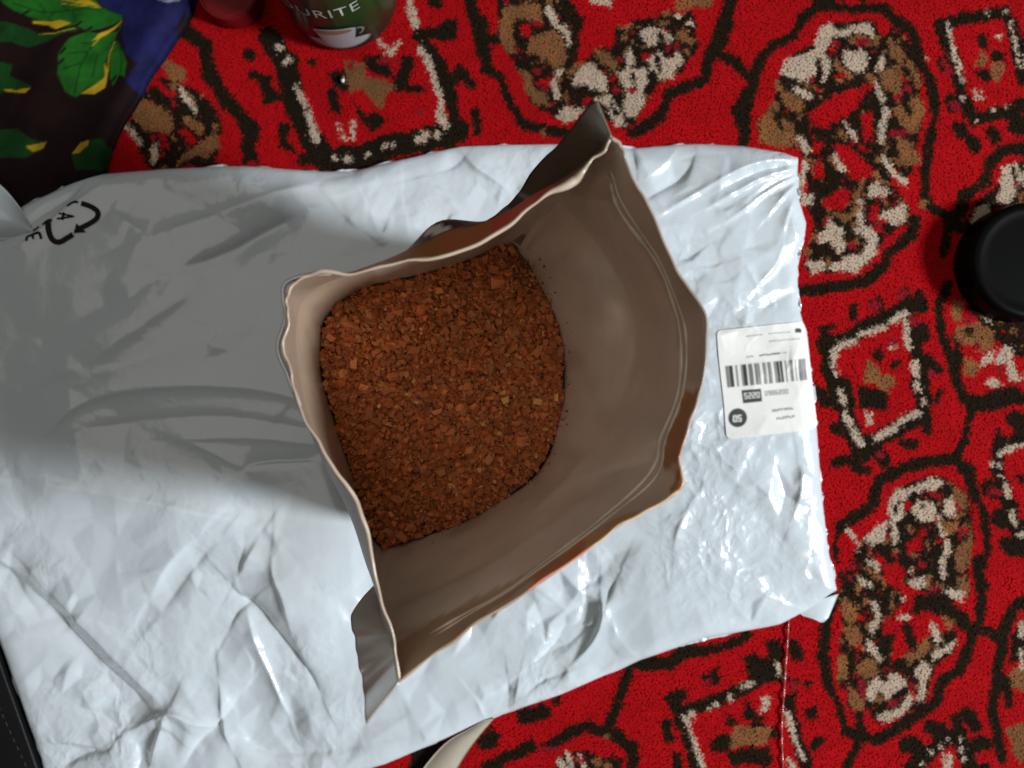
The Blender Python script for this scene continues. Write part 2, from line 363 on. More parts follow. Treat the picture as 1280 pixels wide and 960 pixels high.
# --- lower right medallion
cp.region(940, 700, 3.69)
L(K_, 11, (1050,0),(1070,150),(1050,290),(1010,380),(970,490),(880,560),(850,660),(700,760),(580,830),(440,790),(410,650),(350,560),(330,430),(350,250),(390,180)); L(K_, 10, (980,300),(1100,330),(1160,380),(1140,500),(1120,700),(1150,860),(1160,920)); L(K_, 11, (1160,350),(1190,250),(1250,190)); L(K_, 9, (490,850),(440,960))
P(X_, (400,60),(470,30),(540,80),(560,80),(690,140),(700,200),(650,250),(660,340),(650,460),(700,440),(840,330),(960,330),(930,430),(850,500),(800,660),(700,720),(580,750),(530,680),(460,690),(400,560),(400,420),(420,300),(410,160))
P(X_, (560,-20),(900,-20),(1000,0),(1010,160),(900,200),(780,140),(640,80))
P(R_, (610,30),(680,0),(720,60),(690,120),(620,90)); P(R_, (610,280),(650,270),(660,330),(610,345)); P(R_, (690,220),(770,200),(860,250),(800,290),(700,420),(650,480),(640,500),(680,360)); P(R_, (470,250),(530,250),(520,280),(480,275)); P(R_, (560,-20),(620,-20),(600,30),(570,10)); D(M_, 10, (650,660),(740,580),(510,570),(420,600),(840,130),(790,20)); P(M_, (520,580),(550,600),(530,640),(500,620)); D(R_, 9, (960,180),(490,400)); L(R_, 6, (540,760),(640,760)); P(R_, (380,570),(440,600),(450,700),(500,720),(500,770),(450,760),(420,650))
L(K_, 14, (780,190),(900,220),(970,280)); L(K_, 10, (720,310),(740,380)); P(K_, (580,350),(650,360),(640,460),(600,500),(570,430)); L(K_, 8, (500,700),(510,800)); D(K_, 9, (765,230))
P(B_, (410,160),(470,190),(495,260),(450,290),(420,250)); P(B_, (430,300),(505,300),(510,390),(440,390)); P(B_, (480,490),(550,445),(595,500),(570,545),(490,530)); P(B_, (390,450),(430,440),(450,550),(400,550)); P(B_, (450,570),(520,640),(515,700),(460,680)); P(B_, (950,80),(1010,90),(1000,170),(960,140)); P(B_, (870,250),(950,280),(920,330)); P(B_, (690,450),(780,400),(830,360),(800,440),(740,470)); P(B_, (1190,520),(1255,480),(1260,600),(1200,590)); D(B_, 9, (530,190),(540,300)); P(B_, (950,-10),(1000,-10),(980,60),(950,40)); P(B_, (1180,780),(1260,740),(1260,960),(1210,880)); P(K_, (1200,330),(1260,240),(1260,470),(1190,480)); L(C_, 7, (1250,290),(1245,340)); L(C_, 7, (1255,420),(1250,500)); L(K_, 9, (1170,540),(1190,660))
P(C_, (480,60),(540,90),(570,125),(500,115)); L(C_, 7, (560,190),(590,260),(560,330)); P(C_, (530,370),(560,380),(605,450),(595,475),(530,410)); P(C_, (590,590),(640,530),(680,520),(720,570),(660,610),(620,635)); P(C_, (540,580),(580,535),(605,560),(560,665),(538,660)); P(C_, (570,715),(680,690),(735,610),(755,650),(690,730),(600,748)); P(C_, (745,520),(790,465),(835,490),(810,560),(800,650),(770,660),(780,560)); P(C_, (825,440),(900,395),(945,355),(935,405),(850,465)); L(C_, 8, (840,300),(858,370)); P(C_, (725,100),(800,75),(805,120),(750,135)); P(C_, (865,130),(960,140),(1000,150),(970,195),(910,165)); L(C_, 8, (880,0),(890,70)); L(C_, 6, (690,265),(725,265)); D(C_, 6, (740,45),(700,180))
P(K_, (70,370),(140,360),(145,480),(100,500),(70,430)); L(K_, 12, (195,390),(215,440)); L(K_, 14, (0,500),(60,480),(120,530)); L(C_, 7, (118,485),(130,530)); L(C_, 5, (45,640),(55,690),(75,680),(75,630)); P(K_, (170,540),(225,550),(215,630),(180,620)); D(M_, 12, (200,580)); L(K_, 12, (175,650),(205,800),(255,940)); L(C_, 8, (170,700),(185,780)); L(C_, 6, (195,810),(240,915)); L(C_, 8, (165,930),(195,945)); P(B_, (0,800),(60,780),(85,830),(20,860)); L(K_, 12, (0,890),(60,920)); L(K_, 10, (20,760),(100,800)); P(K_, (245,680),(300,670),(310,720),(260,735)); L(K_, 8, (285,860),(325,825)); D(K_, 7, (265,570),(10,440))
L(K_, 15, (740,960),(780,920),(880,840),(960,800),(1000,920),(1020,960)); D(C_, 6, (790,940),(830,885),(880,865),(910,835),(965,830),(975,880),(985,920)); P(K_, (920,720),(980,680),(985,820),(930,820)); L(K_, 12, (1010,710),(1040,770)); L(K_, 16, (835,770),(875,785)); L(K_, 16, (715,850),(765,860)); L(K_, 15, (1035,860),(1080,850)); L(C_, 5, (890,900),(900,950)); L(C_, 5, (920,900),(915,950)); D(K_, 10, (1080,950))
# --- bottom strip
cp.region(560, 720, 3.2)
L(K_, 13, (770,350),(880,350),(970,290)); L(K_, 10, (1010,300),(1120,280),(1200,230)); L(K_, 10, (730,370),(690,480),(650,600)); L(K_, 16, (305,560),(375,545)); D(K_, 8, (435,500)); P(K_, (115,660),(160,600),(220,630),(190,690),(130,690)); L(K_, 12, (160,760),(270,710),(330,680)); L(K_, 12, (400,680),(500,620),(560,600),(680,640),(740,690),(740,770)); D(B_, 8, (640,645))
P(K_, (420,770),(440,720),(520,690),(600,720),(700,730),(700,770)); P(R_, (480,680),(560,640),(610,690),(600,720)); L(C_, 8, (445,735),(460,765)); L(C_, 9, (480,710),(490,750)); L(C_, 7, (530,720),(545,760)); L(M_, 9, (510,730),(540,735)); D(B_, 10, (640,755),(600,745)); L(M_, 8, (380,690),(430,690))
L(K_, 13, (900,490),(930,570),(980,700),(1000,770)); L(K_, 13, (940,540),(1100,490),(1280,400)); L(C_, 6, (950,570),(990,660),(1025,770)); D(C_, 6, (940,560),(1040,530),(1075,515)); D(C_, 10, (975,555),(1130,490)); L(C_, 7, (1185,440),(1215,425)); P(K_, (1010,390),(1060,380),(1090,350),(1090,430),(1040,440)); P(K_, (1160,330),(1220,300),(1240,340),(1200,350)); L(K_, 10, (875,590),(885,650)); P(K_, (890,710),(930,700),(950,770),(890,770)); L(K_, 10, (890,490),(940,470)); P(K_, (1200,490),(1230,540),(1280,570),(1180,580)); P(K_, (1110,540),(1170,590),(1110,600)); P(B_, (1150,600),(1290,600),(1290,670),(1110,690)); L(K_, 13, (1080,680),(1110,660)); P(K_, (1110,700),(1290,680),(1290,750),(1130,760)); L(C_, 7, (1265,500),(1265,530)); D(M_, 10, (1040,420))
cp.region(0, 0, 1)
P(K_, (515,935),(552,922),(560,940),(530,975),(510,975)); P(K_, (0,790),(60,790),(120,960),(0,960))

# the ground inside the medallions is woven in small patches of black, tan, crimson and red
n1_ = smooth_noise((960, 1280), 9, 41) + 0.5 * smooth_noise((960, 1280), 4, 42); n2_ = smooth_noise((960, 1280), 13, 43) + 0.4 * smooth_noise((960, 1280), 5, 44)
mx_ = cp.a == X_
cp.a[mx_] = K_
cp.a[mx_ & (n1_ > 0.85)] = M_
cp.a[mx_ & (n1_ < -0.66)] = B_
cp.a[mx_ & (n2_ > 0.92)] = R_
YARN = np.array([(0.33,0.0035,0.0055), (0.0125,0.0078,0.0042), (0.185,0.078,0.030), (0.41,0.315,0.235), (0.215,0.008,0.014), (0.022,0.020,0.034)])
wx = smooth_noise((960, 1280), 5, 1) * 1.7 + smooth_noise((960, 1280), 14, 2) * 1.6
wy = smooth_noise((960, 1280), 5, 3) * 1.7 + smooth_noise((960, 1280), 14, 4) * 1.6
mott = smooth_noise((960, 1280), 95, 7) * 0.45 + smooth_noise((960, 1280), 34, 5) * 0.4 + smooth_noise((960, 1280), 10, 6) * 0.4
def carpet_code(px, py):
    """colour code of the yarn at pixel positions; the weave repeats mirrored outside the photo"""
    x = np.abs(px); x = np.where(x > 1279, 2558 - x, x)
    y = np.abs(py); y = np.where(y > 959, 1918 - y, y)
    xi = np.clip(x, 0, 1279).astype(int); yi = np.clip(y, 0, 959).astype(int)
    xs = np.clip(x + wx[yi, xi], 0, 1279).astype(int); ys = np.clip(y + wy[yi, xi], 0, 959).astype(int)
    return cp.a[ys, xs], mott[yi, xi]

MAILER_TOP = [(-90,278),(0,264),(30,250),(105,215),(200,207),(300,203),(395,210),(440,210),(500,195),(575,178),(640,176),(700,175),(790,181),(870,175),(930,178),(985,187),(1003,195)]
MAILER_RIGHT = [(1003,195),(1001,235),(1011,270),(1012,292),(1002,315),(1003,380),(1015,420),(1025,520),(1033,620),(1041,690),(1052,740)]
MAILER_BOTTOM = [(60,1015),(200,1015),(350,1000),(480,962),(560,928),(605,906),(700,875),(800,831),(880,803),(978,786),(1012,768),(1052,740)]
MAILER_LEFT = [(-90,278),(-95,500),(-40,720),(0,830),(45,960),(60,1015)]
MAILER_POLY = MAILER_TOP + MAILER_RIGHT[1:] + MAILER_BOTTOM[::-1][1:] + MAILER_LEFT[::-1][1:-1]

def build_carpet():
    PILE = 0.006
    k = CAM_H / FPX
    m = mat("carpet_backing", (0.10, 0.008, 0.008), 0.95, var=(60, 0.3))
    base = mesh_py("carpet", [(-0.62,-0.50,-PILE),(0.62,-0.50,-PILE),(0.62,0.50,-PILE),(-0.62,0.50,-PILE)], [(0,1,2,3)], False)
    base = link("carpet", base, m)
    tag(base, "red patterned wool carpet with black, tan and cream medallions", "carpet", kind="structure")
    step = 0.00118
    x0, x1, y0, y1 = -110, 1390, -110, 1070
    nx = int((x1 - x0) * k / step); ny = int((y1 - y0) * k / step)
    I, J = np.meshgrid(np.arange(nx), np.arange(ny))
    X = ((x0 - 640) * k + (I + (J % 2) * 0.5) * step).ravel()
    Y = ((480 - y1) * k + J * step).ravel()
    X = X + rng.uniform(-0.45, 0.45, X.size) * step
    Y = Y + rng.uniform(-0.45, 0.45, Y.size) * step
    px = X / k + 640; py = 480 - Y / k
    # nothing grows where the mailing bag covers it well inside its edge
    inside = in_poly(px, py, MAILER_POLY)
    near = np.zeros(px.size, bool)
    near[inside] = seg_dist(px[inside], py[inside], MAILER_POLY + MAILER_POLY[:1]) < 22
    keep = ~inside | near
    X, Y, px, py = X[keep], Y[keep], px[keep], py[keep]
    n = X.size
    code, mo = carpet_code(px + rng.normal(0, 0.9, n), py + rng.normal(0, 0.9, n))
    c2, _ = carpet_code(px + rng.normal(0, 2.0, n), py + rng.normal(0, 2.0, n)); c3, _ = carpet_code(px + rng.normal(0, 2.0, n), py + rng.normal(0, 2.0, n))
    colr = (0.6*YARN[code] + 0.2*YARN[c2] + 0.2*YARN[c3]) * (1 + 0.19 * mo + rng.normal(0, 0.045, n))[:, None]
    tan = code == B_
    colr[tan] *= np.stack([1 + 0.25 * mo[tan], 1 + 0.12 * mo[tan], np.ones(tan.sum())], -1)
    colr = np.clip(colr, 0.003, 0.85)
    h = PILE * (0.88 + 0.06 * mo + rng.uniform(-0.018, 0.018, n))
    a0 = rng.uniform(0, 6.283, n)
    lx = 0.0007 * mo + rng.normal(0, 0.00028, n) - 0.0003
    ly = rng.normal(0, 0.00028, n) - 0.0005
    V = np.zeros((n, 6, 3), np.float32)
    for q in range(3):
        a = a0 + q * 2.0944
        V[:, q, 0] = X + np.cos(a) * 0.00068; V[:, q, 1] = Y + np.sin(a) * 0.00068; V[:, q, 2] = -PILE
        V[:, q+3, 0] = X + lx + np.cos(a + 0.4) * 0.00118; V[:, q+3, 1] = Y + ly + np.sin(a + 0.4) * 0.00118
        V[:, q+3, 2] = -PILE + h + rng.uniform(-0.00014, 0.00014, n)
    b = (np.arange(n) * 6)[:, None]
    quads = np.concatenate([b + np.array([[q, (q+1) % 3, (q+1) % 3 + 3, q + 3]]) for q in range(3)])
    tris = b + np.array([[3, 4, 5]])
    # packed lower part of the pile, the same colours
    gs = 0.0012
    gnx, gny = int((x1 - x0)*k/gs), int((y1 - y0)*k/gs)
    GX, GY = np.meshgrid((x0 - 640)*k + np.arange(gnx)*gs, (480 - y1)*k + np.arange(gny)*gs)
    gz = -0.00125 + rng.uniform(-0.00025, 0.00025, GX.size)
    gcode, gmo = carpet_code(GX.ravel()/k + 640, 480 - GY.ravel()/k)
    gf = grid_faces(gnx, gny)
    gin = in_poly(GX.ravel()/k + 640, 480 - GY.ravel()/k, [(560 + (a-560)*0.93, 560 + (b-560)*0.90) for a, b in MAILER_POLY])
    gf = gf[~gin[gf].all(1)]
    nb = n*6
    me = mesh_np("pile", np.vstack([V.reshape(-1, 3), np.column_stack([GX.ravel(), GY.ravel(), gz])]), [quads, tris, gf + nb], False)
    cc = np.repeat(colr[:, None, :], 6, 1)
    set_col(me, np.vstack([cc.reshape(-1, 3), YARN[gcode]*(0.95 + 0.12*gmo)[:, None]]))
    pm = mat("carpet_wool", attr="Col", rough=0.95, spec=0.06)
    p = link("pile", me, pm, base)
    tag(p, kind="stuff")
build_carpet()

# ================================================================== MAILING BAG
MZ = 0.008                              # height used when laying the bag out from the photograph
MK = (CAM_H - MZ) / FPX
def facets(cell, seed, ang=0.0, stretch=1.0, res=1.5, x0=-120, y0=130, x1=1080, y1=1040, tail=0.0):
    """crumpled-film relief: flat facets between random points, creases where they meet"""
    r = np.random.default_rng(seed)
    ca, sa = math.cos(ang), math.sin(ang)
    R = 900
    pts = []
    nx = int(2 * R / (cell * stretch)); ny = int(2 * R / cell)
    for j in range(ny):
        for i in range(nx):
            u = -R + (i + 0.5 + r.uniform(-.48, .48)) * cell * stretch
            v = -R + (j + 0.5 + r.uniform(-.48, .48)) * cell
            x = 480 + ca * u - sa * v; y = 585 + sa * u + ca * v
            if x0 - 3*cell < x < x1 + 3*cell and y0 - 3*cell < y < y1 + 3*cell:
                pts.append((x, y))
    vs, _, fs, *_ = geometry.delaunay_2d_cdt([Vector(p) for p in pts], [], [], 0, 1e-5)
    vs = np.array([tuple(v) for v in vs]); z = r.uniform(-1, 1, len(vs)); z = z * np.abs(z) ** tail
    Wd, Hd = int((x1 - x0) / res), int((y1 - y0) / res)
    A = np.zeros((Hd, Wd))
    for f in fs:
        p = (vs[list(f)] - np.array([x0, y0])) / res; zz = z[list(f)]
        ax, bx = max(int(p[:,0].min()), 0), min(int(p[:,0].max()) + 2, Wd)
        ay, by = max(int(p[:,1].min()), 0), min(int(p[:,1].max()) + 2, Hd)
        if ax >= bx or ay >= by: continue
        d = (p[1,1]-p[2,1])*(p[0,0]-p[2,0]) + (p[2,0]-p[1,0])*(p[0,1]-p[2,1])
        if abs(d) < 1e-9: continue
        X, Y = np.meshgrid(np.arange(ax, bx), np.arange(ay, by))
        l0 = ((p[1,1]-p[2,1])*(X-p[2,0]) + (p[2,0]-p[1,0])*(Y-p[2,1])) / d
        l1 = ((p[2,1]-p[0,1])*(X-p[2,0]) + (p[0,0]-p[2,0])*(Y-p[2,1])) / d
        l2 = 1 - l0 - l1
        ok = (l0 >= -1e-6) & (l1 >= -1e-6) & (l2 >= -1e-6)
        A[ay:by, ax:bx][ok] = (l0*zz[0] + l1*zz[1] + l2*zz[2])[ok]
    return A
def blur(A, n=1):
    for _ in range(n):
        B = np.pad(A, 1, mode='edge')
        A = (B[:-2,1:-1] + B[2:,1:-1] + 2*B[1:-1,1:-1] + B[1:-1,:-2] + B[1:-1,2:]) / 6
    return A
F_BIG = blur(facets(95, 11), 6)
F_MID = blur(facets(40, 12, 0.4, 1.5, tail=0.6), 3)
F_FINE = blur(facets(15, 13, -0.5, 2.0, tail=2.4), 1)
F_PATCH = blur(facets(70, 15), 14)
F_RAD = blur(facets(17, 14, -0.5, 3.6, tail=1.0), 2)          # long wrinkles running down-left on the right-hand end
def samp(A, X, Y, x0=-120, y0=130, res=1.5):
    x = np.clip((X - x0) / res, 0, A.shape[1] - 1.001); y = np.clip((Y - y0) / res, 0, A.shape[0] - 1.001)
    i, j = x.astype(int), y.astype(int); fx, fy = x - i, y - j
    return (A[j,i]*(1-fx) + A[j,i+1]*fx)*(1-fy) + (A[j+1,i]*(1-fx) + A[j+1,i+1]*fx)*fy
def g(X, Y, cx, cy, sx, sy, ang=0.0):
    c, s = math.cos(ang), math.sin(ang)
    u = (X-cx)*c + (Y-cy)*s; v = -(X-cx)*s + (Y-cy)*c
    return np.exp(-0.5*((u/sx)**2 + (v/sy)**2))
# (millimetres, half width in px, sharpness, points) — folds read off the photograph
FOLDS = [
 (3.2, 16, 1.2, [(60,545),(100,507),(150,488),(250,480),(350,488),(405,512)]),
 (-2.0, 14, 1.2, [(110,536),(200,522),(300,518),(395,538)]),
 (3.0, 9, 1.0, [(225,548),(262,560),(300,582)]),
 (2.5, 10, 1.0, [(225,548),(320,546),(400,556)]),
 (-3.5, 9, 1.0, [(305,588),(320,576),(405,573)]),
 (4.0, 26, 1.5, [(30,600),(150,622),(260,640),(330,662)]),
 (5.0, 20, 1.1, [(190,745),(215,700),(250,668)]),
 (-3.0, 18, 1.2, [(205,760),(245,705),(275,672)]),
 (-6.5, 13, 1.0, [(288,728),(300,744),(325,756),(356,798),(384,835),(400,868)]),
 (4.0, 16, 1.2, [(300,720),(318,690),(330,668)]),
 (-5.0, 11, 1.0, [(285,790),(296,765),(312,752)]),
 (4.5, 10, 1.0, [(310,760),(322,800),(345,860),(360,900)]),
 (5.0, 16, 1.0, [(345,690),(346,715),(362,745),(370,790)]),
 (-8.0, 22, 1.1, [(28,732),(60,764),(110,818),(150,862),(190,896)]),
 (6.0, 26, 1.2, [(60,735),(120,790),(165,840),(205,880)]),
 (7.0, 13, 1.0, [(212,887),(198,920),(184,965)]),
 (-8.0, 16, 1.0, [(160,925),(175,935),(165,985)]),
 (6.0, 15, 1.0, [(158,918),(190,900),(216,886),(250,905),(268,912)]),
 (-6.0, 14, 1.0, [(230,960),(245,930),(275,905),(300,870)]),
 (6.0, 14, 1.0, [(275,850),(279,880),(276,905),(290,940)]),
 (5.0, 14, 1.0, [(45,932),(75,927),(105,935),(125,940)]),
 (-7.0, 12, 1.0, [(70,965),(100,945),(130,942),(140,930)]),
 (-4.0, 20, 1.3, [(300,905),(320,945),(380,945),(450,935)]),
 (-7.0, 16, 1.0, [(733,728),(735,776),(702,806),(664,834)]),
 (5.0, 11, 1.0, [(752,735),(754,770),(745,800),(712,838)]),
 (-5.0, 11, 1.0, [(774,716),(762,740),(752,768)]),
 (4.0, 9, 1.0, [(650,845),(647,862),(643,884)]),
 (-4.0, 9, 1.0, [(634,850),(636,875)]),
 (-4.0, 9, 1.0, [(655,872),(680,852),(700,845)]),
 (3.0, 9, 1.0, [(590,870),(600,885),(606,905)]),
 (-7.0, 20, 1.2, [(230,338),(281,319),(328,290),(387,264)]),
 (5.0, 24, 1.3, [(190,300),(260,275),(330,250),(400,230)]),
 (4.0, 34, 1.6, [(110,455),(165,420),(230,372),(260,345)]),
 (-4.0, 34, 1.6, [(40,455),(100,400),(170,365)]),
 (3.0, 12, 1.0, [(0,326),(29,306),(60,281),(88,258),(108,246),(132,226)]),
 (-3.5, 12, 1.0, [(35,280),(60,262),(85,248),(106,222)]),
 (3.5, 14, 1.1, [(140,262),(155,275),(182,292)]),
 (3.0, 14, 1.0, [(425,262),(440,276),(452,286)]),
 (3.0, 12, 1.0, [(462,262),(470,282),(480,298),(490,268)]),
 (-3.0, 12, 1.0, [(505,240),(508,262)]),
 (4.0, 16, 1.0, [(575,182),(590,205),(622,225),(640,240)]),
 (-3.0, 16, 1.0, [(540,215),(570,205),(585,185)]),
 (3.0, 10, 1.0, [(552,240),(572,262)]),
 (4.0, 9, 1.0, [(1003,197),(940,204),(880,236),(822,270)]),
 (4.0, 8, 1.0, [(1003,207),(952,222),(920,240),(880,262)]),
 (-4.0, 8, 1.0, [(1003,202),(945,214),(905,235)]),
 (4.5, 8, 1.0, [(1002,216),(962,236),(930,262),(905,278)]),
 (-4.5, 8, 1.0, [(1003,212),(968,228),(940,248)]),
 (4.0, 7, 1.0, [(1002,226),(978,245),(958,272)]),
 (-4.0, 7, 1.0, [(1003,221),(974,240)]),
 (4.0, 7, 1.0, [(1000,240),(986,262),(978,290)]),
 (4.0, 9, 1.0, [(998,262),(990,272),(992,288),(1004,298)]),
 (-4.0, 12, 1.0, [(868,190),(858,220),(830,235),(805,250)]),
 (3.0, 12, 1.0, [(846,184),(832,205),(806,222)]),
 (-3.0, 6, 1.0, [(792,186),(796,214)]),
 (4.0, 12, 1.0, [(892,258),(905,268),(920,256)]),
 (3.5, 9, 1.0, [(930,330),(938,344),(948,362)]),
 (3.5, 9, 1.0, [(978,306),(972,330),(950,352),(935,372)]),
 (3.0, 10, 1.0, [(905,330),(885,338),(860,335)]),
 (-3.0, 12, 1.0, [(948,395),(960,380),(985,370)]),
 (3.5, 12, 1.0, [(998,575),(1002,590),(1000,625),(988,655)]),
 (3.0, 12, 1.0, [(1010,700),(1005,720),(1025,730)]),
 (3.0, 14, 1.0, [(945,735),(958,745),(972,750)]),
 (3.0, 11, 1.0, [(865,628),(846,660),(842,690)]),
 (3.0, 10, 1.0, [(765,775),(770,795),(775,800)]),
 (-2.5, 30, 1.5, [(900,600),(960,660),(1000,700)]),
]
POUCH_FOOT = [(415,430),(470,385),(560,360),(630,350),(680,410),(690,500),(670,580),(610,630),(500,665),(450,610)]
def mailer_h(X, Y):
    """height of the film (m) over the pile tips at layout pixels"""
    h = np.zeros(np.shape(X))
    left = 1 / (1 + np.exp((X - 430) / 45.0))
    right = 1 / (1 + np.exp(-(X - 735) / 25.0))
    low = 1 / (1 + np.exp(-(Y - 690) / 30.0))
    h += 6.0 + 9.0 * g(X, Y, 180, 430, 210, 130) + 6.0 * g(X, Y, 200, 700, 170, 110) + 12.0 * g(X, Y, 392, 745, 46, 55) + 4.0 * g(X, Y, 900, 500, 120, 200)
    h += samp(F_BIG, X, Y) * (2.2 + 1.2 * left)
    h += 0.8 * samp(F_MID, X, Y) * (0.8 + 1.2 * right + 1.3 * low * (1 - 0.4 * left) + 1.0 * g(X, Y, 560, 240, 120, 60))
    patchy = np.clip(0.55 + 1.2 * samp(F_PATCH, X, Y), 0.12, 1.3)
    h += 3.2 * patchy * samp(F_FINE, X, Y) * (0.20 + 0.40 * right + 0.22 * low + 0.75 * g(X, Y, 610, 800, 80, 60) + 0.6 * g(X, Y, 370, 905, 45, 35) + 0.5 * g(X, Y, 95, 860, 40, 60) + 0.5 * g(X, Y, 10, 680, 25, 80) + 0.45 * g(X, Y, 520, 250, 150, 50))
    h += samp(F_RAD, X, Y) * (1.5 * g(X, Y, 900, 300, 120, 90))
    for amp, w, sh, pts in FOLDS:
        p = chaikin(pts, 2)
        x0, x1 = p[:,0].min() - 8*w, p[:,0].max() + 8*w; y0, y1 = p[:,1].min() - 8*w, p[:,1].max() + 8*w
        sel = (X > x0) & (X < x1) & (Y > y0) & (Y < y1)
        if not sel.any(): continue
        d = seg_dist(X[sel], Y[sel], p)
        # one flank of a fold is steeper than the other
        q_ = resample(p, 40); t_ = np.gradient(q_, axis=0)
        near_i = np.argmin((X[sel][:, None] - q_[None, :, 0])**2 + (Y[sel][:, None] - q_[None, :, 1])**2, axis=1)
        side_ = (X[sel] - q_[near_i, 0]) * t_[near_i, 1] - (Y[sel] - q_[near_i, 1]) * t_[near_i, 0]
        flip = 1.0 if int(abs(pts[0][0]) * 7 + pts[0][1] * 3) % 2 else -1.0
        d = d / (w * (1.0 + 0.5 * np.tanh(flip * side_ / (np.hypot(t_[near_i, 0], t_[near_i, 1]) * w * 0.15 + 1e-6))))
        ends = np.minimum(np.hypot(X[sel]-p[0,0], Y[sel]-p[0,1]), np.hypot(X[sel]-p[-1,0], Y[sel]-p[-1,1]))
        h[sel] += 0.75 * amp * np.exp(-(np.sqrt(d*d + 0.012) ** sh) * 1.35) * np.clip(0.25 + ends / 45, 0, 1)
    ins = in_poly(X, Y, POUCH_FOOT)
    d = np.full(np.shape(X), 1e3)
    nearfoot = (X > 300) & (X < 800) & (Y > 240) & (Y < 780)
    if nearfoot.any():
        d[nearfoot] = seg_dist(X[nearfoot], Y[nearfoot], POUCH_FOOT + POUCH_FOOT[:1])
    w = np.where(ins, 1.0, np.exp(-(d / 28.0) ** 2))
    h = h * (1 - w) + 4.0 * w
    e = seg_dist(X, Y, MAILER_POLY + MAILER_POLY[:1])
    edge = np.clip(e / 26.0, 0, 1)
    edge = np.sqrt(1 - (1 - edge) ** 2)
    h = np.maximum(h, 1.6)
    return (0.7 + (h - 0.7) * edge) * 0.001

FILM = mat("white_polythene", (0.555, 0.612, 0.655), 0.20, spec=0.8, bump=(120, 0.14, 0.0015, 4), coat=0.6)
def crinkle(m):
    """patches of fine sharp crinkles in the film, as bump on top of the modelled folds"""
    nt = m.node_tree; b = nt.nodes["Principled BSDF"]
    b.inputs["Coat Roughness"].default_value = 0.09
    tc = nt.nodes.new("ShaderNodeTexCoord")
    def noise(scale, detail):
        n = nt.nodes.new("ShaderNodeTexNoise"); n.inputs["Scale"].default_value = scale; n.inputs["Detail"].default_value = detail
        nt.links.new(tc.outputs["Object"], n.inputs["Vector"]); return n
    d = noise(40, 2)
    mix = nt.nodes.new("ShaderNodeVectorMath"); mix.operation = 'MULTIPLY_ADD'
    nt.links.new(d.outputs["Color"], mix.inputs[0]); mix.inputs[1].default_value = (0.02, 0.02, 0.02); nt.links.new(tc.outputs["Object"], mix.inputs[2])
    flat = nt.nodes.new("ShaderNodeVectorMath"); flat.operation = 'MULTIPLY'; flat.inputs[1].default_value = (1, 1, 0)
    nt.links.new(mix.outputs["Vector"], flat.inputs[0])
    hs = None
    for sc, w in ((85, 1.0), (190, 0.45)):
        v = nt.nodes.new("ShaderNodeTexVoronoi"); v.inputs["Scale"].default_value = sc
        nt.links.new(flat.outputs["Vector"], v.inputs["Vector"])
        k = nt.nodes.new("ShaderNodeMath"); k.operation = 'MULTIPLY'; k.inputs[1].default_value = w
        nt.links.new(v.outputs["Distance"], k.inputs[0])
        if hs is None: hs = k.outputs[0]
        else:
            a = nt.nodes.new("ShaderNodeMath"); a.operation = 'ADD'; nt.links.new(hs, a.inputs[0]); nt.links.new(k.outputs[0], a.inputs[1]); hs = a.outputs[0]
    msk = noise(11, 3)
    mr = nt.nodes.new("ShaderNodeMapRange"); mr.inputs["From Min"].default_value = 0.42; mr.inputs["From Max"].default_value = 0.70; mr.inputs["To Min"].default_value = 0.05; mr.inputs["To Max"].default_value = 1.0
    nt.links.new(msk.outputs["Fac"], mr.inputs["Value"])
    at_ = nt.nodes.new("ShaderNodeAttribute"); at_.attribute_name = "Col"       # how crumpled the film is there
    m0 = nt.nodes.new("ShaderNodeMath"); m0.operation = 'MULTIPLY'; nt.links.new(at_.outputs["Fac"], m0.inputs[0]); nt.links.new(mr.outputs["Result"], m0.inputs[1])
    mul = nt.nodes.new("ShaderNodeMath"); mul.operation = 'MULTIPLY'; nt.links.new(hs, mul.inputs[0]); nt.links.new(m0.outputs[0], mul.inputs[1])
    bp = nt.nodes.new("ShaderNodeBump"); bp.inputs["Strength"].default_value = 0.42; bp.inputs["Distance"].default_value = 0.0032
    nt.links.new(mul.outputs[0], bp.inputs["Height"])
    old = b.inputs["Normal"].links[0].from_socket
    nt.links.new(old, bp.inputs["Normal"])
    nt.links.new(bp.outputs["Normal"], b.inputs["Normal"]); nt.links.new(bp.outputs["Normal"], b.inputs["Coat Normal"])
crinkle(FILM)
PRINT = mat("black_print", (0.007, 0.006, 0.005), 0.5, spec=0.15)
mailer = empty("mailing_bag", (float(at(520,500,0)[0]), float(at(520,500,0)[1]), 0.0))
tag(mailer, "large crumpled white plastic mailing bag lying flat on the red carpet", "mailing bag")
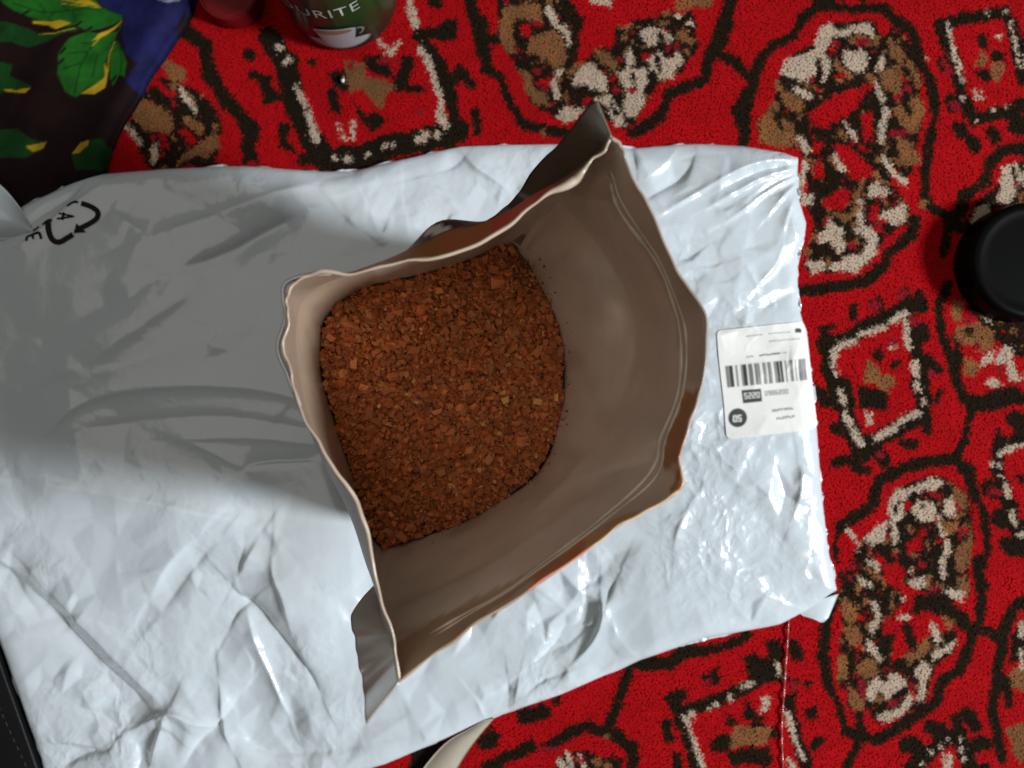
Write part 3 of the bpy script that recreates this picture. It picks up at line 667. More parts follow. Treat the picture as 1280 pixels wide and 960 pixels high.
def build_mailer():
    nu, nv = 740, 520
    r1 = np.random.default_rng(3)
    def wob(p, n, amp):
        q = resample(chaikin(p, 1), n)
        s = np.interp(np.arange(n), np.linspace(0, n, 60), r1.uniform(-1, 1, 60)) * amp
        s[0] = s[-1] = 0
        q[:, 1 if abs(q[-1,0]-q[0,0]) > abs(q[-1,1]-q[0,1]) else 0] += s
        return q
    T = wob(MAILER_TOP, nu, 1.5); Bm = wob(MAILER_BOTTOM, nu, 1.2); Lf = wob(MAILER_LEFT, nv, 1.0); Rt = wob(MAILER_RIGHT, nv, 1.8)
    u = np.linspace(0, 1, nu)[None, :, None]; v = np.linspace(0, 1, nv)[:, None, None]
    Q = (1-v)*T[None] + v*Bm[None] + (1-u)*Lf[:,None] + u*Rt[:,None] - ((1-u)*(1-v)*T[0] + u*(1-v)*T[-1] + (1-u)*v*Bm[0] + u*v*Bm[-1])
    X, Y = Q[..., 0], Q[..., 1]
    H = mailer_h(X.ravel(), Y.ravel()).reshape(X.shape)
    V = np.stack([(X-640)*MK, (480-Y)*MK, H], -1).reshape(-1, 3)
    F = grid_faces(nu, nv)[:, ::-1]
    ring = np.concatenate([np.arange(nu), np.arange(1, nv)*nu + nu-1, (nv-1)*nu + np.arange(nu-2, -1, -1), np.arange(nv-2, 0, -1)*nu])
    low = V[ring].copy()
    c = np.array([at(500,520,0)[0], at(500,520,0)[1]])
    low[:, :2] += (c - low[:, :2]) * 0.006
    low[:, 2] = -0.0030
    n0 = len(V)
    V = np.vstack([V, low, [[c[0], c[1], -0.0015]]])
    k = np.arange(len(ring)); k2 = (k + 1) % len(ring)
    side = np.stack([ring[k], ring[k2], n0 + k2, n0 + k], -1)
    under = np.stack([n0 + k, n0 + k2, np.full(len(k), n0 + len(ring))], -1)
    me = mesh_np("film", V, [F, side, under])
    right = 1/(1 + np.exp(-(X - 700)/40.0)); low = 1/(1 + np.exp(-(Y - 640)/40.0))
    cr = np.clip(0.20 + 0.90*right + 0.65*low + 0.6*g(X, Y, 520, 240, 150, 60) + 0.8*g(X, Y, 370, 905, 60, 45) + 0.7*g(X, Y, 90, 860, 60, 60), 0, 1.15).ravel()
    cr = np.concatenate([cr, np.full(len(V) - len(cr), 0.3)])
    set_col(me, np.repeat(cr[:, None], 3, 1))
    link("film", me, FILM, mailer)
build_mailer()

def curved_patch(name, pts2, n_u, n_v, zfun, material, parent, thick=0.0004):
    """a thin sheet between two edge polylines [(px,py),...]; zfun(u,v,px,py) gives its height"""
    A = resample(chaikin(pts2[0], 2), n_u); Bq = resample(chaikin(pts2[1], 2), n_u)
    v = np.linspace(0, 1, n_v)[:, None, None]
    Q = (1-v)*A[None] + v*Bq[None]
    U = np.linspace(0, 1, n_u)[None, :].repeat(n_v, 0); Vv = v[..., 0].repeat(n_u, 1)
    Z = zfun(U, Vv, Q[...,0], Q[...,1])
    k = (CAM_H - Z) / FPX
    top = np.stack([(Q[...,0]-640)*k, (480-Q[...,1])*k, Z], -1).reshape(-1, 3)
    bot = top - np.array([0, 0, thick])
    n = len(top)
    F = grid_faces(n_u, n_v)
    ring = np.concatenate([np.arange(n_u), np.arange(1, n_v)*n_u + n_u-1, (n_v-1)*n_u + np.arange(n_u-2, -1, -1), np.arange(n_v-2, 0, -1)*n_u])
    r2 = np.roll(ring, -1)
    side = np.stack([ring, r2, r2 + n, ring + n], -1)
    me = mesh_np(name, np.vstack([top, bot]), [F, F[:, ::-1] + n, side])
    return link(name, me, material, parent)

# the bag's turned-over mouth at its left end and the tucked-under corner at lower right
curved_patch("folded_flap", [[(-85,190),(-40,205),(0,229),(17,248),(31,268),(46,290)], [(-90,312),(-40,304),(0,300),(20,298),(34,295),(46,291)]], 40, 20,
             lambda u, v, x, y: 0.012 + 0.016*np.sin(np.clip(v,0,1)*math.pi)*(1-u*0.85) - 0.006*u + 0.0025*np.sin(u*9+v*3)*(1-u), FILM, mailer)
curved_patch("tucked_corner", [[(990,760),(1008,756),(1030,748),(1049,742)], [(1004,770),(1018,774),(1029,780),(1036,772)]], 20, 10,
             lambda u, v, x, y: 0.0012 + 0.0012*np.sin(u*3), FILM, mailer)

def film_strokes(name, reg, strokes, polys, material, parent, lift=0.0005):
    """print that lies on the film: ribbons and filled shapes following its relief"""
    V, F = [], []
    ox, oy, sc = reg
    def put(Q, F0):
        X = Q[:,0]; Y = Q[:,1]
        z = mailer_h(X, Y) + lift
        b = len(V)
        V.extend(np.stack([(X-640)*MK, (480-Y)*MK, z], -1).tolist())
        F.extend([[b + i for i in f] for f in F0])
    for w, pts in strokes:
        p = chaikin(np.array(pts, float)/sc + np.array([ox, oy]), 2)
        n = max(int(np.hypot(*(p[1:]-p[:-1]).T).sum() * 2), 4)
        p = resample(p, n)
        t = np.gradient(p, axis=0); t /= np.hypot(t[:,0], t[:,1])[:,None] + 1e-9
        nn = np.stack([-t[:,1], t[:,0]], -1)
        m_ = 5
        rows = [p + nn * (w*1.16/sc/2) * s for s in np.linspace(-1, 1, m_)]
        Q = np.stack(rows, 1).reshape(-1, 2)
        put(Q, grid_faces(m_, n).tolist())
    for pts in polys:
        p = np.array(pts, float)/sc + np.array([ox, oy])
        a, b_, c_ = p[:3]
        N = 8; idx = {}; Q = []
        for i in range(N+1):
            for j in range(N+1-i):
                idx[(i,j)] = len(Q); Q.append(a + (b_-a)*i/N + (c_-a)*j/N)
        fs = []
        for i in range(N):
            for j in range(N-i):
                fs.append([idx[(i,j)], idx[(i+1,j)], idx[(i,j+1)]])
                if i+j < N-1: fs.append([idx[(i+1,j)], idx[(i+1,j+1)], idx[(i,j+1)]])
        put(np.array(Q), fs)
    return link(name, mesh_py(name, V, F), material, parent)
film_strokes("recycling_arrow", (0,210,8), [(44,[(832,360),(920,388),(985,430),(1000,470),(978,520),(900,570),(815,612)])], [[(780,560),(755,657),(882,650)]], PRINT, mailer)
film_strokes("recycling_arrow", (0,210,8), [(46,[(505,545),(500,620),(520,700),(560,742),(620,750),(680,712),(748,670)]), (24,[(440,572),(495,522),(540,535)])], [], PRINT, mailer)
film_strokes("recycling_arrow", (0,210,8), [(20,[(690,386),(760,342),(802,352)])], [], PRINT, mailer)
film_strokes("recycling_number", (0,210,8), [(15,[(612,462),(756,490)]), (15,[(756,490),(592,516)]), (17,[(662,452),(640,526)])], [], PRINT, mailer)
film_strokes("recycling_letter", (0,210,8), [(22,[(288,735),(282,690)]), (20,[(280,692),(412,648)]), (20,[(412,648),(428,715)]), (18,[(345,670),(352,716)])], [], PRINT, mailer)
film_strokes("recycling_letter", (0,210,8), [(16,[(340,632),(372,612)]), (16,[(372,612),(400,590)])], [], PRINT, mailer)

# ------------------------------------------------------------------ address sticker
def build_label():
    KS = 4.0
    r = Raster(int(150*KS), int(170*KS), 0, KS, 885, 395)
    r.region(885, 395, 6)
    c = [(60,110),(740,35),(832,840),(135,925)]
    def bil(s, t):
        a, b, d, e = [np.array(q, float) for q in c]
        return (1-t)*((1-s)*a + s*b) + t*((1-s)*e + s*d)
    def dashes(col, wid, p0, p1, n, seed, gap=0.35):
        q = np.random.default_rng(seed)
        p0, p1 = np.array(p0, float), np.array(p1, float)
        for i in range(n):
            a = p0 + (p1-p0)*(i/n); b = p0 + (p1-p0)*((i + 1 - gap*q.uniform(.3, 1.2))/n)
            nrm = np.array([-(b-a)[1], (b-a)[0]]); nrm /= np.hypot(*nrm) + 1e-9
            for _ in range(2):
                o = nrm * q.uniform(-.4, .4) * wid * 6
                r.L(col, wid*0.45, tuple(a+o), tuple(b+o))
            r.L(col, wid*0.5, tuple(a - nrm*wid*2), tuple(a + nrm*wid*2))
    # small lines of text
    dashes(2, 1.6, (290,152),(410,138), 7, 1); dashes(2, 1.5, (455,132),(630,118), 10, 2); dashes(2, 1.5, (460,190),(700,168), 14, 3)
    r.L(1, 6.0, (675,108),(695,108)); r.L(0, 2.5, (684,128),(690,132))
    dashes(2, 1.8, (290,306),(345,300), 4, 4); dashes(1, 2.0, (390,296),(550,278), 10, 5); dashes(2, 1.5, (560,276),(595,272), 3, 6)
    # barcode
    bars = [(125,150,2),(152,182,1),(200,216,2),(243,256,2),(256,284,1),(296,328,2),(343,352,1),(355,382,2),(405,414,1),(418,430,2),(440,470,2),(492,508,2),(510,532,1),(536,556,1),(575,583,2),(606,632,2),(648,656,2),(676,735,2)]
    for a, b, col in bars:
        def up(x): return (x, 376 - (x-125)*0.095)
        def dn(x): return (x + 14, 537 - (x-125)*0.095)
        r.P(col, up(a), up(b), dn(b), dn(a))
        if col != 1:
            q = np.random.default_rng(a)
            for x in np.arange(a, b, 7.0):
                if q.uniform() < .6: r.L(1 if col == 2 else 2, 0.5, up(x), dn(x))
    # dark box with four pale digits, then a run of grey digits
    r.P(1, (245,556),(392,545),(400,640),(255,655))
    def digit(ch, x, y, w, h, col, wid):
        seg = {'a':((0,0),(1,0)),'b':((1,0),(1,.5)),'c':((1,.5),(1,1)),'d':((0,1),(1,1)),'e':((0,.5),(0,1)),'f':((0,0),(0,.5)),'g':((0,.5),(1,.5))}
        use = {'0':'abcdef','2':'abged','5':'afgcd','8':'abcdefg','6':'afgedc','9':'abfgcd'}[ch]
        for s_ in use:
            (ax, ay), (bx, by) = seg[s_]
            r.L(col, wid, (x+ax*w, y+ay*h - (x-250)*0.09), (x+bx*w, y+by*h - (x-250)*0.09))
    for i, ch in enumerate("5220"): digit(ch, 268 + i*31, 582, 18, 38, 4, 1.3)
    for i, ch in enumerate("0986200"): digit(ch, 424 + i*26, 580, 15, 30, 2, 1.3)
    # round black stamp with two pale digits
    th = np.linspace(0, 6.283, 40)[:-1]
    r.P(1, *[(215 + 70*math.cos(a), 762 + 71*math.sin(a)) for a in th])
    digit('0', 186, 742, 20, 42, 4, 1.8); digit('5', 220, 742, 20, 42, 4, 1.8)
    dashes(2, 3.0, (475,708),(635,690), 7, 8, .25); dashes(2, 3.0, (505,768),(645,748), 6, 9, .25)
    n = 260
    s, t = np.meshgrid(np.linspace(0, 1, n), np.linspace(0, 1, n))
    rc = 0.055
    def round_(s, t):
        u = np.where(s < rc, rc - s, np.where(s > 1-rc, s - (1-rc), 0)); v = np.where(t < rc, rc - t, np.where(t > 1-rc, t - (1-rc), 0))
        l = np.hypot(u, v); k = np.where(l > rc, rc / np.maximum(l, 1e-9), 1)
        return s - np.sign(s - .5)*u*(1-k), t - np.sign(t - .5)*v*(1-k)
    s, t = round_(s, t)
    a, b, d, e = [np.array(q, float) for q in c]
    Q = (1-t)[...,None]*((1-s)[...,None]*a + s[...,None]*b) + t[...,None]*((1-s)[...,None]*e + s[...,None]*d)
    px = 885 + Q[...,0]/6; py = 395 + Q[...,1]/6
    # the paper is stiffer than the film: it follows a smoothed relief
    Hs = np.zeros(px.shape)
    for dx, dy in ((0,0),(9,0),(-9,0),(0,9),(0,-9),(6,6),(-6,6),(6,-6),(-6,-6)):
        Hs += mailer_h((px+dx).ravel(), (py+dy).ravel()).reshape(px.shape) / 9
    Hm = mailer_h(px.ravel(), py.ravel()).reshape(px.shape)
    Z = np.maximum(Hs, Hm) + 0.0005
    top = np.stack([(px-640)*MK, (480-py)*MK, Z], -1).reshape(-1, 3)
    F = grid_faces(n, n)[:, ::-1]
    ring = np.concatenate([np.arange(n), np.arange(1, n)*n + n-1, (n-1)*n + np.arange(n-2, -1, -1), np.arange(n-2, 0, -1)*n])
    low = top[ring] - np.array([0, 0, 0.0004]); r2 = np.arange(len(ring))
    side = np.stack([ring[r2], ring[np.roll(r2,-1)], n*n + np.roll(r2,-1), n*n + r2], -1)
    me = mesh_np("sticker", np.vstack([top, low]), [F, side])
    pal = np.array([(0.74,0.74,0.71),(0.03,0.03,0.028),(0.26,0.26,0.25),(0.45,0.45,0.44),(0.62,0.62,0.60)])
    ix = np.clip(((px-885)*KS).astype(int), 0, r.w-1); iy = np.clip(((py-395)*KS).astype(int), 0, r.h-1)
    rgb = pal[r.a]
    rgb = np.stack([blur(rgb[...,q], 16) for q in range(3)], -1)        # thermal print with soft edges
    cc = rgb[iy, ix].reshape(-1, 3)
    set_col(me, np.vstack([cc, np.tile(pal[0], (len(ring), 1))]))
    o = link("address_sticker", me, mat("sticker_paper", attr="Col", rough=0.5, spec=0.4))
    tag(o, "white paper sticker with barcode and round black stamp on mailing bag", "sticker")
    o.parent = mailer; o.matrix_parent_inverse = mailer.matrix_basis.inverted()
    del o["category"]
build_label()

# ================================================================== COFFEE POUCH
# stations run clockwise round the mouth; every ring gives photograph pixels at a height
NS = 24
RIM = [(366,356),(418,341),(512,330),(613,294),(690,243),(735,206),(764,172),(780,197),(804,247),(842,333),(882,400),(874,498),(851,572),(842,617),(773,657),(655,736),(565,797),(499,851),(484,772),(457,662),(420,590),(377,505),(360,440),(358,390)]
RIMZ = [.214,.215,.214,.213,.214,.215,.216,.215,.213,.211,.210,.211,.213,.214,.213,.212,.213,.215,.215,.214,.214,.213,.212,.213]
COF = [(408,395),(445,362),(520,344),(590,322),(625,306),(640,303),(650,312),(660,325),(672,345),(688,375),(702,420),(706,480),(698,535),(680,580),(650,612),(600,645),(540,668),(478,690),(463,670),(448,632),(432,575),(414,520),(402,468),(400,425)]
COFZ = 0.088
ZIP = {1:(424,343),2:(512,315),3:(613,279),4:(676,240),5:(728,203),6:(752,188),7:(757,224),8:(775,262),9:(812,327),10:(851,412),11:(849,486),12:(825,546),13:(806,597),14:(755,645),15:(650,719),16:(562,773),17:(493,812)}
ZIPZ = 0.190
MIDR = {7:(712,262),8:(742,292),9:(770,340),10:(793,408),11:(780,490),12:(746,550),13:(716,590),14:(682,624),15:(612,682),16:(550,718),17:(486,755)}
MIDZ = 0.140
def ring_pts():
    rim = np.array([at(x, y, z) for (x, y), z in zip(RIM, RIMZ)])
    cof = np.array([at(x, y, COFZ) for x, y in COF])
    cen = cof.mean(0)
    zp, md = [], []
    for i in range(NS):
        t = (rim[i,2] - ZIPZ) / (rim[i,2] - COFZ)
        q = rim[i]*(1-t) + cof[i]*t
        out = q[:2] - cen[:2]; out /= np.hypot(*out)
        q = q + np.array([*(out*0.003), 0])
        zp.append(at(*ZIP[i], ZIPZ) if i in ZIP else np.array([q[0], q[1], ZIPZ]))
    zp = np.array(zp)
    for i in range(NS):
        t = (ZIPZ - MIDZ) / (ZIPZ - COFZ)
        q = zp[i]*(1-t) + cof[i]*t
        out = q[:2] - cen[:2]; out /= np.hypot(*out)
        q = q + np.array([*(out*0.004), 0])
        md.append(at(*MIDR[i], MIDZ) if i in MIDR else np.array([q[0], q[1], MIDZ]))
    md = np.array(md)
    low = cen + (cof - cen) * np.array([1.02, 1.02, 1]); low[:,2] = 0.036
    foot = cen + (cof - cen) * np.array([0.96, 0.96, 1]); foot[:,2] = 0.0062
    return [rim, zp, md, cof, low, foot]
RINGS = ring_pts()
SHARP = {6, 17}
SUB = 14
def densify(ring):
    """closed Catmull-Rom through the stations, with a corner at the two side seams"""
    out = []
    n = len(ring)
    for i in range(n):
        p0, p1, p2, p3 = ring[(i-1) % n], ring[i], ring[(i+1) % n], ring[(i+2) % n]
        m1 = (p2 - p0) / 2; m2 = (p3 - p1) / 2
        if i in SHARP: m1 = p2 - p1
        if (i+1) % n in SHARP: m2 = p2 - p1
        for s in np.arange(SUB) / SUB:
            out.append((2*s**3-3*s**2+1)*p1 + (s**3-2*s**2+s)*m1 + (-2*s**3+3*s**2)*p2 + (s**3-s**2)*m2)
    return np.array(out)
def film_noise(n, seed, cells):
    r = np.random.default_rng(seed); k = r.uniform(-1, 1, cells); x = np.arange(n) / n * cells
    i = x.astype(int); f = x - i; f = f*f*(3-2*f)
    return k[i % cells]*(1-f) + k[(i+1) % cells]*f
DR = [densify(r) for r in RINGS]
NC = NS * SUB
def wall_grid():
    """rows from rim to foot; vertical interpolation keeps a crease at the zip line"""
    rows = []
    counts = [12, 20, 22, 10, 6]
    z_all = DR
    for k in range(5):
        p0 = z_all[max(k-1, 0)]; p1 = z_all[k]; p2 = z_all[k+1]; p3 = z_all[min(k+2, 5)]
        m1 = (p2 - p0)/2 if k not in (0, 1, 2) else (p2 - p1)*0.9
        m2 = (p3 - p1)/2 if k not in (0, 1) else (p2 - p1)*0.9
        for s in np.arange(counts[k]) / counts[k]:
            rows.append((2*s**3-3*s**2+1)*p1 + (s**3-2*s**2+s)*m1 + (-2*s**3+3*s**2)*p2 + (s**3-s**2)*m2)
    rows.append(z_all[5])
    return np.array(rows)
WG = wall_grid()                                    # (rows, NC, 3)
def wrinkle(WG):
    nr = WG.shape[0]
    tan = np.roll(WG, -1, 1) - np.roll(WG, 1, 1)
    ver = np.gradient(WG, axis=0)
    nrm = np.cross(tan, ver); nrm /= np.linalg.norm(nrm, axis=2)[..., None] + 1e-12
    cx = np.arange(NC)
    cen = WG.mean((0, 1)); sgn_out = np.sign(((WG - cen)*nrm)[..., :2].sum(-1).mean())
    amp = np.zeros((nr, NC))
    a1, a2, a3, a4 = film_noise(NC, 1, 38), film_noise(NC, 2, 60), film_noise(NC, 3, 22), film_noise(NC, 4, 26)
    for r in range(nr):
        f = r / nr
        top = math.exp(-r / 7.0)
        sh = int(r * 0.5)
        amp[r] = 0.0011 * a1 * top + 0.0006 * a2 * top + 0.0016 * np.roll(a3, sh) * math.sin(min(f*2.2, 1)*math.pi) + 0.0010 * np.roll(a4, -sh) * f
    # diagonal creases on the large inner wall (station, row) -> (station, row)
    for s0, r0, s1, r1, am, w in [(7.2,12,9.6,34,0.0022,4.0),(6.8,16,8.6,40,-0.0018,4.0),(9.0,10,10.8,26,0.0016,4.0),(10.5,30,11.6,14,0.0012,3.5),(12.2,14,13.3,30,-0.0012,4.0),(15.2,13,17.0,20,0.0020,3.0),(14.0,20,16.6,26,-0.0016,4.0),(15.5,26,17.0,30,0.0014,3.5),(8.2,18,9.2,27,-0.0016,2.5),(12.4,11,12.9,22,0.0016,3.0)]:
        S_, R_2 = np.meshgrid(cx / SUB, np.arange(nr))
        d = seg_dist(S_ * 9.0, R_2 * 1.0, [(s0*9.0, r0), (s1*9.0, r1)])
        amp += am * np.exp(-(np.sqrt(d*d + 0.4) / w) ** 1.2)
    S_, R_2 = np.meshgrid(cx / SUB, np.arange(nr))
    bul = np.exp(-((S_ - 2.45)/0.42)**2 - ((R_2 - 24)/9.0)**2)
    amp += sgn_out * 0.0090 * bul
    amp[-8:] *= np.linspace(1, 0, 8)[:, None]
    seam = np.ones(NC)
    for s in SHARP:
        d = np.abs((cx - s*SUB + NC/2) % NC - NC/2)
        seam *= np.clip(d / 6.0, 0.1, 1)
    return WG + nrm * (amp * seam[None])[..., None]
WG = wrinkle(WG)

INNER = mat("pouch_lining", attr="Col", rough=0.33, metal=0.35, spec=0.5, bump=(70, 0.30, 0.0016, 5), var=(45, 0.08))
OUTER = mat("pouch_print", attr="Col", rough=0.45, spec=0.15, bump=(160, 0.1, 0.001, 3))
SEAL = mat("pouch_seal_film", attr="Col", rough=0.30, metal=0.55, spec=0.5, bump=(180, 0.15, 0.001, 3))
pouch = empty("coffee_pouch", (float(at(550,500,0.1)[0]), float(at(550,500,0.1)[1]), 0.0062))
tag(pouch, "open foil coffee pouch standing on the white mailing bag", "pouch")

def pix(V):
    k = FPX / (CAM_H - V[:, 2])
    return V[:, 0]*k + 640, 480 - V[:, 1]*k
def panel(name, c0, c1):
    """one of the two film panels between the seams, lining inside and print outside"""
    cols = np.arange(c0, c1 + 1) % NC
    G = WG[:, cols]
    nr, nc = G.shape[:2]
    tan = np.gradient(G, axis=1); ver = np.gradient(G, axis=0)
    nrm = np.cross(tan, ver); nrm /= np.linalg.norm(nrm, axis=2)[..., None] + 1e-12
    cen = G.mean((0, 1))
    sgn = np.sign(((G - cen) * nrm)[..., :2].sum(-1).mean())
    out = G + nrm * sgn * 0.0005
    Vi = G.reshape(-1, 3); Vo = out.reshape(-1, 3)
    n = len(Vi)
    F = grid_faces(nc, nr)
    if sgn > 0: Fi, Fo = F[:, ::-1], F
    else: Fi, Fo = F, F[:, ::-1]
    # decide by actual normal of a middle face
    me = mesh_np(name, np.vstack([Vi, Vo]), [Fi, Fo + n,
        np.stack([np.arange(nc-1), np.arange(1, nc), n + np.arange(1, nc), n + np.arange(nc-1)], -1)])
    nf = len(F)
    mi = np.zeros(len(me.polygons), np.int32); mi[nf:2*nf] = 1
    me.polygons.foreach_set("material_index", mi)
    # colours: lining, with coffee dust rubbed into it near the mouth; printed outside
    x, y = pix(Vi)
    ci = np.tile(np.array([0.64, 0.565, 0.49]), (n, 1))
    row = np.repeat(np.arange(nr), nc)
    nz = smooth_noise((nr, nc), 7, 21 + c0).ravel(); nz2 = smooth_noise((nr, nc), 3, 22 + c0).ravel()
    def stain(poly, col, soft=0.85):
        m_ = in_poly(x + nz2*2.5, y + nz*2.5, poly)
        ci[m_] = ci[m_]*(1-soft) + np.array(col)*soft
    stain([(700,240),(775,190),(812,260),(850,335),(884,385),(884,480),(852,480),(846,405),(826,350),(798,300),(765,253)], (0.48,0.39,0.30), 0.6)
    stain([(660,716),(760,650),(788,640),(700,700),(600,775),(500,850),(495,802),(600,745)], (0.44,0.29,0.16), 0.7)
    stain([(700,695),(735,668),(790,640),(815,632),(815,660),(730,700)], (0.62,0.40,0.20), 0.9)
    stain([(665,722),(705,692),(730,672),(735,700),(670,740)], (0.60,0.20,0.10), 0.8)
    stain([(845,520),(856,490),(885,490),(872,545),(850,585),(832,590),(828,575)], (0.42,0.20,0.08), 0.9)
    stain([(818,600),(832,585),(852,575),(845,608),(812,640),(790,640)], (0.66,0.57,0.47), 0.85)
    stain([(838,605),(852,575),(850,615),(838,622)], (0.45,0.20,0.07), 0.9)
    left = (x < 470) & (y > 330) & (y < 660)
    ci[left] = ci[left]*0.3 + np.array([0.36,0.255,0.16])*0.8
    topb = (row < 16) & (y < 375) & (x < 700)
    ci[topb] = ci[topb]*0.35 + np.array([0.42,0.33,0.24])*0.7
    dust = np.clip(nz*1.3, 0, 1) * np.clip((row-26)/30, 0, 1)
    ci = ci*(1-0.35*dust[:,None]) + np.array([0.20,0.10,0.05])*0.35*dust[:,None]
    co = np.tile(np.array([0.16, 0.085, 0.045]), (n, 1))
    s = np.tile(cols / SUB, nr)
    def out_(s0, s1, r0, r1, col):
        m_ = (s + nz*0.10 >= s0) & (s + nz*0.10 < s1) & (row + nz2*0.8 >= r0) & (row + nz2*0.8 < r1)
        co[m_] = col
    out_(0.2, 1.6, 0, 9, (0.42,0.10,0.035)); out_(1.6, 2.4, 0, 12, (0.28,0.12,0.035)); out_(2.4, 3.0, 0, 12, (0.34,0.11,0.04)); out_(3.0, 4.2, 0, 12, (0.48,0.06,0.025))
    out_(1.7, 3.1, 12, 60, (0.015,0.014,0.013)); out_(2.25, 2.45, 13, 20, (0.6,0.55,0.5)); out_(21.0, 25, 0, 16, (0.62,0.55,0.50)); out_(17.0, 21.0, 0, 60, (0.36,0.32,0.28))
    out_(0.0, 1.7, 14, 60, (0.30,0.10,0.04)); out_(7, 17, 0, 10, (0.30,0.15,0.06)); out_(7, 17, 10, 60, (0.03,0.07,0.04))
    set_col(me, np.vstack([ci, co]))
    return link(name, me, [INNER, OUTER], pouch)
panel("back_panel", 6*SUB, 17*SUB)
panel("front_panel", 17*SUB, 30*SUB)

def tube(path, rad, nseg=8, closed=False, caps=True):
    p = np.array(path, float); n = len(p)
    t = (np.roll(p, -1, 0) - np.roll(p, 1, 0)) if closed else np.gradient(p, axis=0)
    t /= np.linalg.norm(t, axis=1)[:, None] + 1e-12
    up = np.array([0, 0, 1.0])
    a = np.cross(t, up); a /= np.linalg.norm(a, axis=1)[:, None] + 1e-9
    b = np.cross(a, t)
    th = np.linspace(0, 2*math.pi, nseg, endpoint=False)
    rad = np.broadcast_to(np.asarray(rad, float), (n,))
    V = p[:,None] + rad[:,None,None]*(np.cos(th)[None,:,None]*a[:,None] + np.sin(th)[None,:,None]*b[:,None])
    V = V.reshape(-1, 3)
    F = []
    for i in range(n if closed else n-1):
        for j in range(nseg):
            F.append([i*nseg + j, i*nseg + (j+1) % nseg, ((i+1) % n)*nseg + (j+1) % nseg, ((i+1) % n)*nseg + j])
    F = np.array(F)
    return V, F
def build_rim():
    rim = WG[0].copy()
    rim[:, :2] += 0.00035*np.stack([film_noise(NC, 61, 110), film_noise(NC, 62, 120)], -1); rim[:, 2] += 0.0006*film_noise(NC, 63, 90)
    rim[:, 2] += 0.0003
    r = 0.00032 + 0.00055*np.abs(film_noise(NC, 8, 30)) + 0.0013*np.exp(-((np.arange(NC)/SUB - 4.45)/0.40)**2)
    V, F = tube(rim, r, 8, True)
    me = mesh_np("rim_edge", V, [F])
    s = np.repeat(np.arange(NC)/SUB, 8)
    nz = np.repeat(film_noise(NC, 9, 40), 8)
    c = np.tile(np.array([0.46,0.36,0.27]), (len(V), 1))
    c[(s > 6.6) & (s < 10.6)] = (0.30,0.24,0.19)
    c[(s >= 10.6) & (s < 12)] = (0.40,0.33,0.28)
    c[(s >= 11.6 + 0) & (s < 12.9)] = (0.45,0.21,0.08)
    c[(s >= 12.9) & (s < 14.3)] = (0.62,0.42,0.24)
    c[(s >= 14.3) & (s < 15)] = (0.58,0.22,0.12)
    c[(s >= 15) & (s < 17)] = (0.36,0.25,0.16)
    c *= (1 + 0.18*nz)[:, None]
    set_col(me, np.clip(c, 0, .85))
    link("rim_edge", me, mat("rim_film", attr="Col", rough=0.32, spec=0.5, coat=0.2), pouch)
    # clear outer lip standing off the rim at the left-hand corner
    ii = np.arange(int(21.0*SUB), int(25.0*SUB)) % NC
    q = WG[3, ii].copy()
    cen = RINGS[3].mean(0)
    o = q[:, :2] - cen[:2]; o /= np.linalg.norm(o, axis=1)[:, None]
    t = np.linspace(0, 1, len(ii))
    q[:, :2] += o * (0.0006 + 0.0026*np.abs(np.sin(t*math.pi*2.0))**2)[:, None]
    q[:, 2] -= 0.001
    V, F = tube(q, 0.0009, 8)
    me = mesh_np("clear_lip", V, [F])
    set_col(me, np.tile(np.array([0.70,0.68,0.66]), (len(V), 1)))
    link("clear_lip", me, SEAL, pouch)
build_rim()

def build_zip():
    """press-to-close ridge along the inside of the large panel"""
    ii = np.arange(int(6.5*SUB), int(16.8*SUB))
    for row, rad in ((9, 0.0008), (12, 0.0012)):
        q = WG[row, ii].copy()
        cen = RINGS[3].mean(0)
        o = cen[:2] - q[:, :2]; o /= np.linalg.norm(o, axis=1)[:, None]
        q[:, :2] -= o * rad * 0.45
        r = rad * (1 + 0.25*film_noise(len(ii), 70 + row, 40)) * np.clip(np.minimum(np.arange(len(ii)), len(ii)-1-np.arange(len(ii))) / 10.0, 0.15, 1)
        V, F = tube(q, r, 10)
        me = mesh_np("zip_ridge", V, [F])
        set_col(me, np.tile(np.array([0.60,0.52,0.44]), (len(V), 1)))
        link("zip_ridge", me, INNER, pouch)
build_zip()

